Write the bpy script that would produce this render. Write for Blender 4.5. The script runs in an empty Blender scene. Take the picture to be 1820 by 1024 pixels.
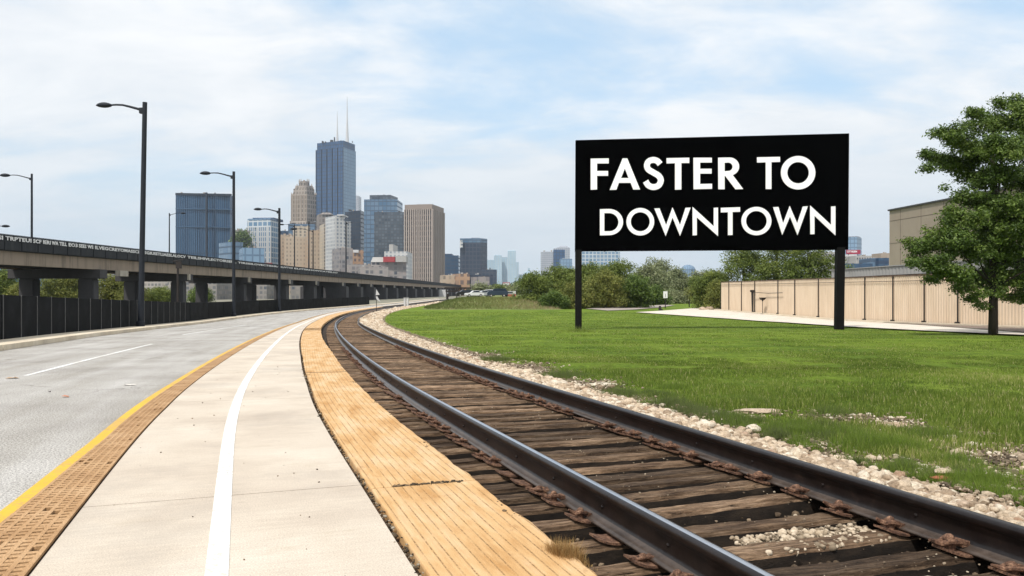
import bpy, math, random
import numpy as np
from mathutils import Vector, noise as mnoise
rad = math.radians
scene = bpy.context.scene
COL = scene.collection
RNG = np.random.default_rng(7)
random.seed(7)

# ---------------------------------------------------------------- terrain
H, F, V0 = 1.25, 1400.0, 520.0
_ys = np.arange(0, 9000, .25)
def ss(a, b, x):
    t = np.clip((x - a) / (b - a), 0, 1); return t * t * (3 - 2 * t)
_zs = -np.cumsum(.02 * ss(5, 12, _ys) * (1 - ss(50, 75, _ys))) * .25
def zg(y): return np.interp(y, _ys, _zs)
def unp(u, v, off=0.0):
    """where the line of sight through a spot of the photo meets the ground"""
    y = _ys[4:]; f = (H - zg(y) - off) / y - (v - V0) / F
    i = int(np.argmax(f < 0)); y0, y1 = y[i - 1], y[i]; t = f[i - 1] / (f[i - 1] - f[i])
    Y = y0 + t * (y1 - y0)
    return float((u - 910) * Y / F), float(Y)
def zv(v, y): return H - (v - V0) / F * y          # height seen at row v at distance y
def xu(u, y): return (u - 910) * y / F

# left rail line: the spine all strips follow
_hy = [-30, 7, 8.5, 11, 14.5, 20, 30, 42, 56, 73, 92, 113, 140, 200, 400]
_hs = [-.352, -.352, -.325, -.288, -.272, -.258, -.242, -.230, -.208, -.155, -.085, -.025, .0, -.02, -.03]
_cy = np.arange(-12, 340, .05)
_sl = np.interp(_cy, _hy, _hs)
_k = np.ones(61) / 61; _sl = np.convolve(np.pad(_sl, 30, mode='edge'), _k, mode='valid')
_cx = np.cumsum(_sl) * .05
_cx += .09 - np.interp(5.7, _cy, _cx)
_S = np.concatenate([[0], np.cumsum(np.hypot(np.diff(_cx), np.diff(_cy)))])
_S -= np.interp(0, _cy, _S)
_nx = 1 / np.hypot(1, _sl); _ny = -_sl / np.hypot(1, _sl)
def at(s, off):
    x = np.interp(s, _S, _cx) + off * np.interp(s, _S, _nx)
    y = np.interp(s, _S, _cy) + off * np.interp(s, _S, _ny)
    return x, y
def heading(s):
    return math.atan2(float(np.interp(s, _S, _ny)), float(np.interp(s, _S, _nx)))
def s_of_y(y): return float(np.interp(y, _cy, _S))
def tab(*kv):
    ks = [k for k, _ in kv]; vs = [v for _, v in kv]
    return lambda s: np.interp(s, ks, vs)
O_BR = tab((0, -.46), (20, -.48), (30, -.62), (42, -.74), (60, -.86), (78, -1.0), (100, -1.3), (130, -1.6))
O_BL = tab((0, -1.20), (12, -1.14), (19, -1.2), (27, -1.34), (38, -1.52), (58, -1.75), (78, -2.0), (100, -2.3), (130, -2.4))
O_W = tab((0, -2.08), (10, -2.02), (25, -2.06), (40, -2.16), (70, -2.35), (100, -2.8))
O_PL = tab((0, -2.93), (6, -2.82), (10, -2.75), (50, -2.8), (80, -2.85), (100, -3.1), (140, -3.4))
O_Y = tab((0, -3.34), (5, -3.28), (6.2, -3.2), (8.2, -3.1), (13, -3.04), (45, -3.06), (80, -3.1), (100, -3.35), (140, -3.6))
O_K = tab((0, -8.3), (14, -8.5), (22, -8.75), (34, -9.25), (48, -9.3), (70, -9.5), (92, -8.5), (120, -7.0), (160, -5.6), (300, -5.2))
O_G = tab((0, 2.30), (6, 2.36), (10, 2.5), (16, 2.6), (30, 2.85), (57, 3.3), (84, 3.6), (130, 3.7), (300, 3.8))

# ---------------------------------------------------------------- object helpers
def tag(o, label=None, cat=None, group=None, kind=None):
    if label: o['label'] = label
    if cat: o['category'] = cat
    if group: o['group'] = group
    if kind: o['kind'] = kind
    return o

def thing(name, label, cat, loc=(0, 0, 0), rz=0, group=None):
    o = bpy.data.objects.new(name, None); COL.objects.link(o)
    o.location = loc; o.rotation_euler = (0, 0, rz); o.empty_display_size = .3
    return tag(o, label, cat, group)

def np_mesh(name, verts, faces_n, nper, uv=None, smooth=False):
    """verts (N,3), faces_n (M,nper) index array"""
    me = bpy.data.meshes.new(name)
    verts = np.asarray(verts, dtype=np.float32); faces_n = np.asarray(faces_n, dtype=np.int32)
    me.vertices.add(len(verts)); me.vertices.foreach_set('co', verts.ravel())
    m = len(faces_n)
    me.loops.add(m * nper); me.loops.foreach_set('vertex_index', faces_n.ravel())
    me.polygons.add(m)
    me.polygons.foreach_set('loop_start', np.arange(m, dtype=np.int32) * nper)
    me.polygons.foreach_set('loop_total', np.full(m, nper, dtype=np.int32))
    if uv is not None:
        l = me.uv_layers.new(name='UVMap'); l.data.foreach_set('uv', np.asarray(uv, dtype=np.float32).ravel())
    me.update(calc_edges=True)
    me.polygons.foreach_set('use_smooth', np.full(m, bool(smooth)))
    me.validate()
    return me

def link(name, me, m, parent=None, loc=(0, 0, 0)):
    o = bpy.data.objects.new(name, me); COL.objects.link(o)
    if m is not None: me.materials.append(m)
    if parent is not None: o.parent = parent
    o.location = loc
    return o

class MB:
    def __init__(s): s.v = []; s.f = []; s.uvs = None
    def add(s, vs, fs):
        n = len(s.v); s.v += [tuple(map(float, p)) for p in vs]; s.f += [tuple(i + n for i in f) for f in fs]; return s
    def box(s, cx, cy, cz, sx, sy, sz, rz=0, taper=1.0):
        c, d = math.cos(rz), math.sin(rz); vs = []
        for z, t in ((-.5, 1), (.5, taper)):
            for x, y in ((-.5, -.5), (.5, -.5), (.5, .5), (-.5, .5)):
                X, Y = x * sx * t, y * sy * t
                vs.append((cx + X * c - Y * d, cy + X * d + Y * c, cz + z * sz))
        return s.add(vs, [(3, 2, 1, 0), (4, 5, 6, 7), (0, 1, 5, 4), (1, 2, 6, 5), (2, 3, 7, 6), (3, 0, 4, 7)])
    def prism(s, poly, z0, z1, top=1.0):
        n = len(poly); cx = sum(p[0] for p in poly) / n; cy = sum(p[1] for p in poly) / n
        if sum(poly[i][0] * poly[(i + 1) % n][1] - poly[(i + 1) % n][0] * poly[i][1] for i in range(n)) < 0: poly = poly[::-1]
        vs = [(x, y, z0) for x, y in poly] + [(cx + (x - cx) * top, cy + (y - cy) * top, z1) for x, y in poly]
        return s.add(vs, [tuple(range(n))[::-1], tuple(range(n, 2 * n))] + [(i, (i + 1) % n, n + (i + 1) % n, n + i) for i in range(n)])
    def tube(s, pts, rs, n=8, cap=True):
        pts = [Vector(p) for p in pts]; rs = rs if hasattr(rs, '__len__') else [rs] * len(pts)
        vs = []; fs = []; ref = None
        for i, p in enumerate(pts):
            d = (pts[min(i + 1, len(pts) - 1)] - pts[max(i - 1, 0)]).normalized()
            if ref is None: ref = Vector((0, 0, 1)) if abs(d.z) < .9 else Vector((1, 0, 0))
            a = d.cross(ref).normalized(); b = d.cross(a).normalized(); ref = b.cross(d) * -1 if False else ref
            for k in range(n):
                t = 2 * math.pi * k / n; q = p + (a * math.cos(t) + b * math.sin(t)) * rs[i]; vs.append(q)
        for i in range(len(pts) - 1):
            for k in range(n):
                fs.append((i * n + k, i * n + (k + 1) % n, (i + 1) * n + (k + 1) % n, (i + 1) * n + k))
        if cap:
            fs.append(tuple(range(n))[::-1]); m = (len(pts) - 1) * n; fs.append(tuple(m + k for k in range(n)))
        return s.add(vs, fs)
    def ell(s, cx, cy, cz, rx, ry, rz_, nu=12, nv=8):
        vs = [(cx, cy, cz - rz_)]; fs = []
        for j in range(1, nv):
            a = -math.pi / 2 + math.pi * j / nv
            for i in range(nu):
                t = 2 * math.pi * i / nu; vs.append((cx + rx * math.cos(a) * math.cos(t), cy + ry * math.cos(a) * math.sin(t), cz + rz_ * math.sin(a)))
        vs.append((cx, cy, cz + rz_)); L = len(vs) - 1
        for i in range(nu):
            fs.append((0, 1 + (i + 1) % nu, 1 + i)); b = 1 + (nv - 2) * nu; fs.append((L, b + i, b + (i + 1) % nu))
        for j in range(nv - 2):
            for i in range(nu):
                a = 1 + j * nu; fs.append((a + i, a + (i + 1) % nu, a + nu + (i + 1) % nu, a + nu + i))
        return s.add(vs, fs)
    def obj(s, name, m, parent=None, loc=(0, 0, 0), smooth=False, bevel=0, uv=True):
        me = bpy.data.meshes.new(name)
        lx, ly, lz = loc
        base = Vector((0, 0, 0))
        vs = [(x - lx, y - ly, z - lz) for x, y, z in s.v]
        me.from_pydata(vs, [], s.f)
        import bmesh
        if bevel:
            bm = bmesh.new(); bm.from_mesh(me)
            es = [e for e in bm.edges if len(e.link_faces) == 2 and e.calc_face_angle(0) > .5]
            bmesh.ops.bevel(bm, geom=es, offset=bevel, segments=2, affect='EDGES', clamp_overlap=True)
            bm.to_mesh(me); bm.free()
        if uv: box_uv(me)
        if smooth:
            for p in me.polygons: p.use_smooth = True
        o = link(name, me, m)
        if parent is not None:
            o.parent = parent
            if loc == (0, 0, 0): pass
        o.location = loc if parent is None else (0, 0, 0)
        return o

def box_uv(me):
    l = me.uv_layers.new(name='UVMap')
    for p in me.polygons:
        n = p.normal
        if abs(n.z) > .8:
            t = Vector((1, 0, 0)); b = Vector((0, 1, 0))
        else:
            t = Vector((-n.y, n.x, 0)).normalized(); b = Vector((0, 0, 1))
            t = t if t.length else Vector((1, 0, 0))
        for li in p.loop_indices:
            c = me.vertices[me.loops[li].vertex_index].co
            l.data[li].uv = (c.dot(t), c.dot(b))

def copy_tree(o, parent=None):
    c = o.copy(); COL.objects.link(c)
    if parent is not None: c.parent = parent
    for ch in list(o.children): copy_tree(ch, c)
    return c

# parts under an Empty take coordinates relative to the Empty: rel(root) shifts a builder
def P(mb, name, m, root, **k):
    """build with world coordinates, parent under root (unrotated)"""
    l = tuple(root.matrix_world.translation) if False else world_loc(root)
    o = mb.obj(name, m, None, loc=l, **k)
    o.parent = root; o.location = (0, 0, 0)
    return o
def world_loc(o):
    x = y = z = 0
    while o is not None:
        x += o.location.x; y += o.location.y; z += o.location.z; o = o.parent
    return (x, y, z)

# ---------------------------------------------------------------- materials
def newmat(name):
    m = bpy.data.materials.new(name); m.use_nodes = True; nt = m.node_tree
    return m, nt, nt.nodes['Principled BSDF']
def c4(c): return (c[0], c[1], c[2], 1)
def ramp(nt, fac, stops, interp='LINEAR'):
    r = nt.nodes.new('ShaderNodeValToRGB'); r.color_ramp.interpolation = interp
    e = r.color_ramp.elements
    while len(e) < len(stops): e.new(.5)
    for k, (p, c) in enumerate(stops): e[k].position = p; e[k].color = c4(c)
    nt.links.new(fac, r.inputs['Fac']); return r.outputs['Color']
def coords(nt, kind, scale=(1, 1, 1)):
    tc = nt.nodes.new('ShaderNodeTexCoord'); mp = nt.nodes.new('ShaderNodeMapping')
    if kind == 'World':
        g = nt.nodes.new('ShaderNodeNewGeometry'); nt.links.new(g.outputs['Position'], mp.inputs['Vector'])
    else: nt.links.new(tc.outputs[kind], mp.inputs['Vector'])
    mp.inputs['Scale'].default_value = scale; return mp.outputs['Vector']
def noise(nt, vec, scale, detail=6, rough=.6, dist=0):
    n = nt.nodes.new('ShaderNodeTexNoise'); n.inputs['Scale'].default_value = scale
    n.inputs['Detail'].default_value = detail; n.inputs['Roughness'].default_value = rough
    n.inputs['Distortion'].default_value = dist
    nt.links.new(vec, n.inputs['Vector']); return n.outputs['Fac']
def math_(nt, op, a, b=None, c=None, clamp=False):
    n = nt.nodes.new('ShaderNodeMath'); n.operation = op; n.use_clamp = clamp
    for i, x in enumerate((a, b, c)):
        if x is None: continue
        if isinstance(x, (int, float)): n.inputs[i].default_value = x
        else: nt.links.new(x, n.inputs[i])
    return n.outputs[0]
def mix(nt, fac, a, b, blend='MIX'):
    n = nt.nodes.new('ShaderNodeMix'); n.data_type = 'RGBA'; n.blend_type = blend; n.clamp_factor = True
    for sock, x in ((n.inputs[0], fac), (n.inputs[6], a), (n.inputs[7], b)):
        if isinstance(x, (int, float)): sock.default_value = x
        elif isinstance(x, tuple): sock.default_value = c4(x)
        else: nt.links.new(x, sock)
    return n.outputs[2]
def step(nt, x, lo, hi):
    n = nt.nodes.new('ShaderNodeMapRange'); n.interpolation_type = 'SMOOTHSTEP'
    n.inputs['From Min'].default_value = lo; n.inputs['From Max'].default_value = hi
    nt.links.new(x, n.inputs['Value']); return n.outputs['Result']
def bump(nt, bs, h, strength, dist=.01):
    b = nt.nodes.new('ShaderNodeBump'); b.inputs['Strength'].default_value = strength; b.inputs['Distance'].default_value = dist
    nt.links.new(h, b.inputs['Height']); nt.links.new(b.outputs['Normal'], bs.inputs['Normal'])

def mat(name, cols, scale=3, rough=.8, bmp=.3, bdist=.01, bscale=40, stretch=(1, 1, 1), metal=0, coord='World', spec=.4, speck=0):
    m, nt, bs = newmat(name)
    v = coords(nt, coord, stretch)
    n = noise(nt, v, scale, 8, .65)
    k = len(cols); col = ramp(nt, n, [(.3 + .4 * i / max(k - 1, 1), c) for i, c in enumerate(cols)])
    v2 = coords(nt, coord, stretch)
    n2 = noise(nt, v2, bscale, 5, .7)
    if speck: col = mix(nt, speck, col, ramp(nt, n2, [(.35, (0, 0, 0)), (.65, (1, 1, 1))]), 'OVERLAY')
    nt.links.new(col, bs.inputs['Base Color'])
    bs.inputs['Roughness'].default_value = rough; bs.inputs['Metallic'].default_value = metal
    bs.inputs['Specular IOR Level'].default_value = spec
    if bmp: bump(nt, bs, n2, bmp, bdist)
    return m

def facade(name, wall, glass, bw, fh, mx=.25, mz=.3, rough=.12, vary=.5, wall2=None, tint=(0.5, .6, .7)):
    """window grid: bays bw wide, storeys fh high, margins mx, mz"""
    m, nt, bs = newmat(name)
    tc = nt.nodes.new('ShaderNodeTexCoord'); sp = nt.nodes.new('ShaderNodeSeparateXYZ'); nt.links.new(tc.outputs['UV'], sp.inputs[0])
    u = math_(nt, 'DIVIDE', sp.outputs[0], bw); v = math_(nt, 'DIVIDE', sp.outputs[1], fh)
    fu = math_(nt, 'FRACT', u); fv = math_(nt, 'FRACT', v)
    mu = math_(nt, 'GREATER_THAN', fu, mx); mv = math_(nt, 'GREATER_THAN', fv, mz)
    mask = math_(nt, 'MULTIPLY', mu, mv)
    cb = nt.nodes.new('ShaderNodeCombineXYZ'); nt.links.new(math_(nt, 'FLOOR', u), cb.inputs[0]); nt.links.new(math_(nt, 'FLOOR', v), cb.inputs[1])
    wn = nt.nodes.new('ShaderNodeTexWhiteNoise'); wn.noise_dimensions = '3D'; nt.links.new(cb.outputs[0], wn.inputs['Vector'])
    g2 = mix(nt, math_(nt, 'MULTIPLY', wn.outputs['Value'], vary), glass, tint)
    w = coords(nt, 'World', (.02, .02, .012)); nn = noise(nt, w, 1, 4)
    wc = mix(nt, step(nt, nn, .35, .65), wall, wall2 or tuple(x * .8 for x in wall))
    g3 = mix(nt, step(nt, noise(nt, w, .8, 3), .4, .62), g2, mix(nt, .35, g2, tint))
    nt.links.new(mix(nt, mask, wc, g3), bs.inputs['Base Color'])
    r = nt.nodes.new('ShaderNodeMapRange'); nt.links.new(mask, r.inputs[0]); r.inputs[3].default_value = .75; r.inputs[4].default_value = rough
    nt.links.new(r.outputs[0], bs.inputs['Roughness'])
    return m

M = {}
# pavement concrete (uv: x across, y along)
def concrete_mat(name, a, b, c):
    m, nt, bs = newmat(name)
    v = coords(nt, 'UV')
    big = noise(nt, v, .8, 5, .6); col = ramp(nt, big, [(.3, a), (.5, b), (.7, c)])
    sv = coords(nt, 'UV', (1.2, 14, 1)); st = noise(nt, sv, 2.2, 8, .7)
    col = mix(nt, .16, col, ramp(nt, st, [(.3, (.35, .33, .3)), (.62, (.75, .74, .72))]), 'OVERLAY')
    fine = noise(nt, v, 120, 4, .8); col = mix(nt, .45, col, ramp(nt, fine, [(.35, (.2, .2, .2)), (.65, (.8, .8, .8))]), 'OVERLAY')
    vo = nt.nodes.new('ShaderNodeTexVoronoi'); vo.inputs['Scale'].default_value = 3.1; nt.links.new(v, vo.inputs['Vector'])
    sp = math_(nt, 'LESS_THAN', math_(nt, 'ADD', vo.outputs['Distance'], math_(nt, 'MULTIPLY', noise(nt, v, 30, 3), .09)), .062)
    col = mix(nt, math_(nt, 'MULTIPLY', sp, .75), col, (.06, .045, .03))
    st2 = step(nt, noise(nt, coords(nt, 'UV', (.8, 1.6, 1)), 1.3, 9, .75), .56, .74)
    col = mix(nt, math_(nt, 'MULTIPLY', st2, .45), col, (.36, .28, .18))
    gr_ = step(nt, noise(nt, coords(nt, 'UV', (1, 3.2, 1)), 5.5, 10, .85), .60, .70); col = mix(nt, math_(nt, 'MULTIPLY', gr_, .8), col, (.24, .19, .14))
    blo = step(nt, noise(nt, v, .45, 8, .7), .5, .62); col = mix(nt, math_(nt, 'MULTIPLY', blo, .4), col, (.38, .33, .28))
    nt.links.new(col, bs.inputs['Base Color']); bs.inputs['Roughness'].default_value = .85; bs.inputs['Specular IOR Level'].default_value = .25
    bump(nt, bs, math_(nt, 'ADD', fine, st), .35, .004); return m
M['concrete'] = concrete_mat('pale_concrete', (.42, .355, .29), (.52, .45, .37), (.58, .515, .435))
M['kerb'] = concrete_mat('kerb_concrete', (.50, .42, .32), (.62, .53, .40), (.68, .6, .48))
M['path'] = concrete_mat('path_concrete', (.52, .46, .38), (.6, .54, .46), (.66, .6, .52))

def asphalt_mat():
    m, nt, bs = newmat('worn_asphalt'); v = coords(nt, 'UV')
    col = ramp(nt, noise(nt, v, .5, 6, .6), [(.3, (.30, .28, .255)), (.5, (.37, .35, .32)), (.7, (.44, .42, .39))])
    tr = noise(nt, coords(nt, 'UV', (1.5, .08, 1)), 1.2, 6, .6)
    col = mix(nt, .4, col, ramp(nt, tr, [(.35, (.34, .33, .31)), (.65, (.62, .63, .66))]), 'OVERLAY')
    fine = noise(nt, v, 60, 4, .9); col = mix(nt, .95, col, ramp(nt, fine, [(.36, (.08, .08, .08)), (.5, (.5, .5, .5)), (.66, (.95, .95, .95))]), 'OVERLAY')
    cr = nt.nodes.new('ShaderNodeTexVoronoi'); cr.feature = 'DISTANCE_TO_EDGE'; cr.inputs['Scale'].default_value = .35
    w = nt.nodes.new('ShaderNodeVectorMath'); w.operation = 'ADD'; nv = nt.nodes.new('ShaderNodeTexNoise'); nv.inputs['Scale'].default_value = 2.5; nv.inputs['Detail'].default_value = 6
    nt.links.new(v, nv.inputs['Vector']); nt.links.new(nv.outputs['Color'], w.inputs[0]); nt.links.new(v, w.inputs[1]); nt.links.new(w.outputs[0], cr.inputs['Vector'])
    crack = math_(nt, 'MULTIPLY', math_(nt, 'LESS_THAN', cr.outputs['Distance'], .006), step(nt, noise(nt, v, .9, 3), .5, .6))
    col = mix(nt, math_(nt, 'MULTIPLY', crack, .7), col, (.09, .08, .07))
    spk = step(nt, noise(nt, coords(nt, 'UV', (6, 1.3, 1)), 2.0, 8, .8), .66, .74)
    col = mix(nt, math_(nt, 'MULTIPLY', spk, .45), col, (.13, .11, .09))
    nt.links.new(col, bs.inputs['Base Color']); bs.inputs['Roughness'].default_value = .9; bs.inputs['Specular IOR Level'].default_value = .2
    bump(nt, bs, fine, .6, .006); return m
M['asphalt'] = asphalt_mat()

def paint_mat(name, c, dirt, amt=.5):
    m, nt, bs = newmat(name); v = coords(nt, 'World')
    n = noise(nt, v, 22, 9, .8); k = step(nt, math_(nt, 'MULTIPLY_ADD', noise(nt, v, 1.1, 4), .35, math_(nt, 'MULTIPLY', n, .75)), .55, .62)
    n2 = noise(nt, v, 1.5, 4)
    col = mix(nt, math_(nt, 'MULTIPLY', k, amt), mix(nt, step(nt, n2, .3, .7), c, tuple(x * .9 for x in c)), dirt)
    nt.links.new(col, bs.inputs['Base Color']); bs.inputs['Roughness'].default_value = .6; bump(nt, bs, n, .25, .002); return m
M['white_paint'] = paint_mat('white_road_paint', (.80, .80, .78), (.5, .44, .36), .75)
M['yellow_paint'] = paint_mat('yellow_road_paint', (.74, .42, .015), (.4, .27, .1), .7)

def board_mat():
    m, nt, bs = newmat('ochre_platform_timber'); v = coords(nt, 'UV')
    col = ramp(nt, noise(nt, coords(nt, 'UV', (2.2, .5, 1)), 2.0, 7, .65), [(.34, (.45, .245, .09)), (.48, (.57, .36, .17)), (.64, (.63, .45, .27))])
    gr = noise(nt, coords(nt, 'UV', (45, 2.2, 1)), 1.5, 6, .75); col = mix(nt, .16, col, ramp(nt, gr, [(.33, (.2, .15, .1)), (.6, (.72, .7, .68))]), 'OVERLAY')
    sp = nt.nodes.new('ShaderNodeSeparateXYZ'); nt.links.new(v, sp.inputs[0])
    wob = math_(nt, 'MULTIPLY', noise(nt, v, 3, 3), .006)
    fu = math_(nt, 'FRACT', math_(nt, 'DIVIDE', math_(nt, 'ADD', sp.outputs[0], wob), .055))
    line = math_(nt, 'LESS_THAN', math_(nt, 'ABSOLUTE', math_(nt, 'SUBTRACT', fu, .5)), .075)
    fade = step(nt, noise(nt, coords(nt, 'UV', (3, 1.2, 1)), 2.4, 6, .8), .34, .56)
    dots = step(nt, noise(nt, coords(nt, 'UV', (1, 1, 1)), 60, 3), .42, .58)
    lk = math_(nt, 'MULTIPLY', math_(nt, 'MULTIPLY', line, fade), math_(nt, 'MULTIPLY_ADD', dots, .6, .3))
    col = mix(nt, lk, col, (.20, .11, .045))
    sta = step(nt, noise(nt, coords(nt, 'UV', (1.5, 1, 1)), 2.1, 9, .75), .58, .70)
    col = mix(nt, math_(nt, 'MULTIPLY', sta, .7), col, (.30, .15, .06))
    fine = noise(nt, v, 200, 3, .8); col = mix(nt, .3, col, ramp(nt, fine, [(.35, (.15, .15, .15)), (.65, (.85, .85, .85))]), 'OVERLAY')
    nt.links.new(col, bs.inputs['Base Color']); bs.inputs['Roughness'].default_value = .8; bs.inputs['Specular IOR Level'].default_value = .2
    bump(nt, bs, math_(nt, 'SUBTRACT', math_(nt, 'ADD', gr, fine), math_(nt, 'MULTIPLY', lk, 2)), .5, .005); return m
M['board'] = board_mat()

M['tactile'] = mat('tan_grating', [(.30, .165, .07), (.42, .25, .12), (.50, .32, .17)], 2.5, .85, .5, .004, 120, speck=.4)
M['grate_dark'] = mat('grating_bed', [(.03, .018, .01), (.07, .04, .02), (.13, .075, .04)], 14, .95, .4, .006, 80)
def wood_mat():
    m, nt, bs = newmat('weathered_sleeper_wood')
    oi = nt.nodes.new('ShaderNodeObjectInfo')
    tc = nt.nodes.new('ShaderNodeTexCoord'); mp = nt.nodes.new('ShaderNodeMapping'); mp.inputs['Scale'].default_value = (1.0, 13, 13)
    off = nt.nodes.new('ShaderNodeVectorMath'); off.operation = 'ADD'; cb = nt.nodes.new('ShaderNodeCombineXYZ')
    nt.links.new(math_(nt, 'MULTIPLY', oi.outputs['Random'], 37), cb.inputs[0]); nt.links.new(math_(nt, 'MULTIPLY', oi.outputs['Random'], 11), cb.inputs[1])
    nt.links.new(tc.outputs['Object'], off.inputs[0]); nt.links.new(cb.outputs[0], off.inputs[1]); nt.links.new(off.outputs[0], mp.inputs['Vector'])
    v = mp.outputs['Vector']
    g = noise(nt, v, 2.6, 12, .85, .3)
    col = ramp(nt, g, [(.34, (.014, .008, .005)), (.44, (.10, .064, .038)), (.54, (.25, .175, .115)), (.68, (.50, .39, .275))])
    big = noise(nt, off.outputs[0], 1.6, 5, .6)
    col = mix(nt, .7, col, ramp(nt, big, [(.35, (.25, .2, .16)), (.65, (.68, .62, .55))]), 'OVERLAY')
    mp2 = nt.nodes.new('ShaderNodeMapping'); mp2.inputs['Scale'].default_value = (1.6, 55, 55); nt.links.new(off.outputs[0], mp2.inputs['Vector'])
    fib = noise(nt, mp2.outputs['Vector'], 1.5, 8, .85); col = mix(nt, .8, col, ramp(nt, fib, [(.36, (.08, .07, .06)), (.5, (.5, .5, .5)), (.64, (.92, .9, .86))]), 'OVERLAY')
    spk = step(nt, noise(nt, off.outputs[0], 26, 5, .8), .62, .70); col = mix(nt, math_(nt, 'MULTIPLY', spk, .5), col, (.42, .35, .26))
    cr = step(nt, noise(nt, v, 4.5, 6, .8, .6), .60, .65); col = mix(nt, cr, col, (.012, .008, .005))
    k = math_(nt, 'MULTIPLY_ADD', oi.outputs['Random'], .85, .38)
    hs = nt.nodes.new('ShaderNodeHueSaturation'); nt.links.new(col, hs.inputs['Color']); nt.links.new(k, hs.inputs['Value']); hs.inputs['Saturation'].default_value = .95
    nt.links.new(hs.outputs[0], bs.inputs['Base Color']); bs.inputs['Roughness'].default_value = .88; bs.inputs['Specular IOR Level'].default_value = .2
    bump(nt, bs, math_(nt, 'SUBTRACT', g, cr), .9, .02); return m
M['wood'] = wood_mat()
M['side_shade'] = mat('shaded_sleeper_side', [(.006, .004, .003), (.018, .012, .008), (.05, .034, .022)], 4, .85, .6, .01, 50, (1, 1, 3))  # creosoted sides, coloured near black to paint in the shade between sleepers

def rail_mat():
    m, nt, bs = newmat('dark_rail_steel')
    g = nt.nodes.new('ShaderNodeUVMap'); sp = nt.nodes.new('ShaderNodeSeparateXYZ'); nt.links.new(g.outputs[0], sp.inputs[0])
    top = math_(nt, 'GREATER_THAN', sp.outputs[0], .5)       # uv.x = 1 on the worn running band
    foot = math_(nt, 'LESS_THAN', sp.outputs[0], -.5)
    v = coords(nt, 'World'); n = noise(nt, v, 9, 8, .7)
    body = ramp(nt, n, [(.3, (.006, .004, .004)), (.58, (.014, .010, .009)), (.76, (.04, .024, .018))])
    steel = mix(nt, noise(nt, v, 30, 3), (.42, .43, .47), (.58, .6, .64))
    ft = ramp(nt, n, [(.3, (.03, .022, .018)), (.7, (.10, .075, .06))])
    col = mix(nt, top, mix(nt, foot, body, ft), steel)
    nt.links.new(col, bs.inputs['Base Color'])
    r = math_(nt, 'MULTIPLY_ADD', top, -.02, .24); nt.links.new(math_(nt, 'MULTIPLY_ADD', n, .15, r), bs.inputs['Roughness'])
    bs.inputs['Specular IOR Level'].default_value = .3; nt.links.new(math_(nt, 'MULTIPLY', top, .9), bs.inputs['Metallic']); bump(nt, bs, noise(nt, v, 60, 5, .8), .25, .003); return m
M['rail'] = rail_mat()
M['rust'] = mat('rusty_iron', [(.03, .017, .012), (.12, .06, .036), (.27, .155, .095)], 30, .8, .7, .004, 120, speck=.4)
M['bed'] = mat('dark_ballast_dirt', [(.012, .009, .007), (.035, .024, .016), (.10, .068, .042)], 7, .95, .9, .03, 60)
M['stone'] = None
def rand_mat(name, stops, rough=.8, transl=0, spec=.3, noise_amt=0.0, bmp=0):
    """colour from uv.x, a random number for each leaf / stone"""
    m, nt, bs = newmat(name)
    g = nt.nodes.new('ShaderNodeUVMap'); sp = nt.nodes.new('ShaderNodeSeparateXYZ'); nt.links.new(g.outputs[0], sp.inputs[0])
    col = ramp(nt, sp.outputs[0], stops)
    if noise_amt:
        v = coords(nt, 'World'); col = mix(nt, noise_amt, col, ramp(nt, noise(nt, v, 45, 6, .75), [(.3, (.15, .13, .1)), (.65, (.8, .8, .8))]), 'OVERLAY')
    if bmp: bump(nt, bs, noise(nt, coords(nt, 'World'), 70, 5, .8), bmp, .01)
    nt.links.new(col, bs.inputs['Base Color']); bs.inputs['Roughness'].default_value = rough; bs.inputs['Specular IOR Level'].default_value = spec
    if transl:
        t = nt.nodes.new('ShaderNodeBsdfTranslucent'); nt.links.new(col, t.inputs['Color'])
        mx = nt.nodes.new('ShaderNodeMixShader'); mx.inputs[0].default_value = transl
        nt.links.new(bs.outputs[0], mx.inputs[1]); nt.links.new(t.outputs[0], mx.inputs[2]); nt.links.new(mx.outputs[0], nt.nodes['Material Output'].inputs['Surface'])
    return m
M['stone'] = rand_mat('pale_limestone', [(0, (.26, .19, .13)), (.25, (.40, .31, .22)), (.6, (.52, .42, .31)), (.9, (.60, .53, .43)), (1, (.30, .18, .11))], .85, noise_amt=.7, bmp=.9)
M['blade'] = rand_mat('grass_blades', [(0, (.065, .105, .014)), (.35, (.12, .175, .022)), (.7, (.20, .255, .042)), (.92, (.32, .34, .09)), (1, (.46, .40, .2))], .7, .35)
M['dryblade'] = rand_mat('dry_weed_blades', [(0, (.12, .07, .03)), (.5, (.35, .2, .07)), (1, (.5, .36, .16))], .8, .2)
M['weed'] = rand_mat('bank_weeds', [(0, (.09, .12, .03)), (.4, (.16, .18, .05)), (.8, (.25, .23, .10)), (1, (.34, .27, .16))], .8, .25)
M['leaf_dark'] = rand_mat('deep_green_leaves', [(0, (.035, .065, .010)), (.5, (.085, .14, .02)), (.85, (.16, .225, .04)), (1, (.25, .31, .08))], .5, .25, .4)
M['leaf_mid'] = rand_mat('mid_green_leaves', [(0, (.06, .09, .016)), (.5, (.14, .185, .035)), (.9, (.23, .27, .06)), (1, (.32, .34, .1))], .6, .25)
M['leaf_olive'] = rand_mat('olive_leaves', [(0, (.08, .10, .02)), (.5, (.17, .19, .04)), (1, (.32, .31, .08))], .6, .25)
M['leaf_hazy'] = rand_mat('hazy_green_leaves', [(0, (.12, .145, .07)), (.5, (.20, .225, .11)), (1, (.30, .31, .17))], .7, .2)  # distance haze painted into a lighter, greyer leaf colour
M['bark'] = mat('dark_bark', [(.012, .009, .007), (.035, .026, .02)], 12, .9, .8, .02, 40, (1, 1, .3))
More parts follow.
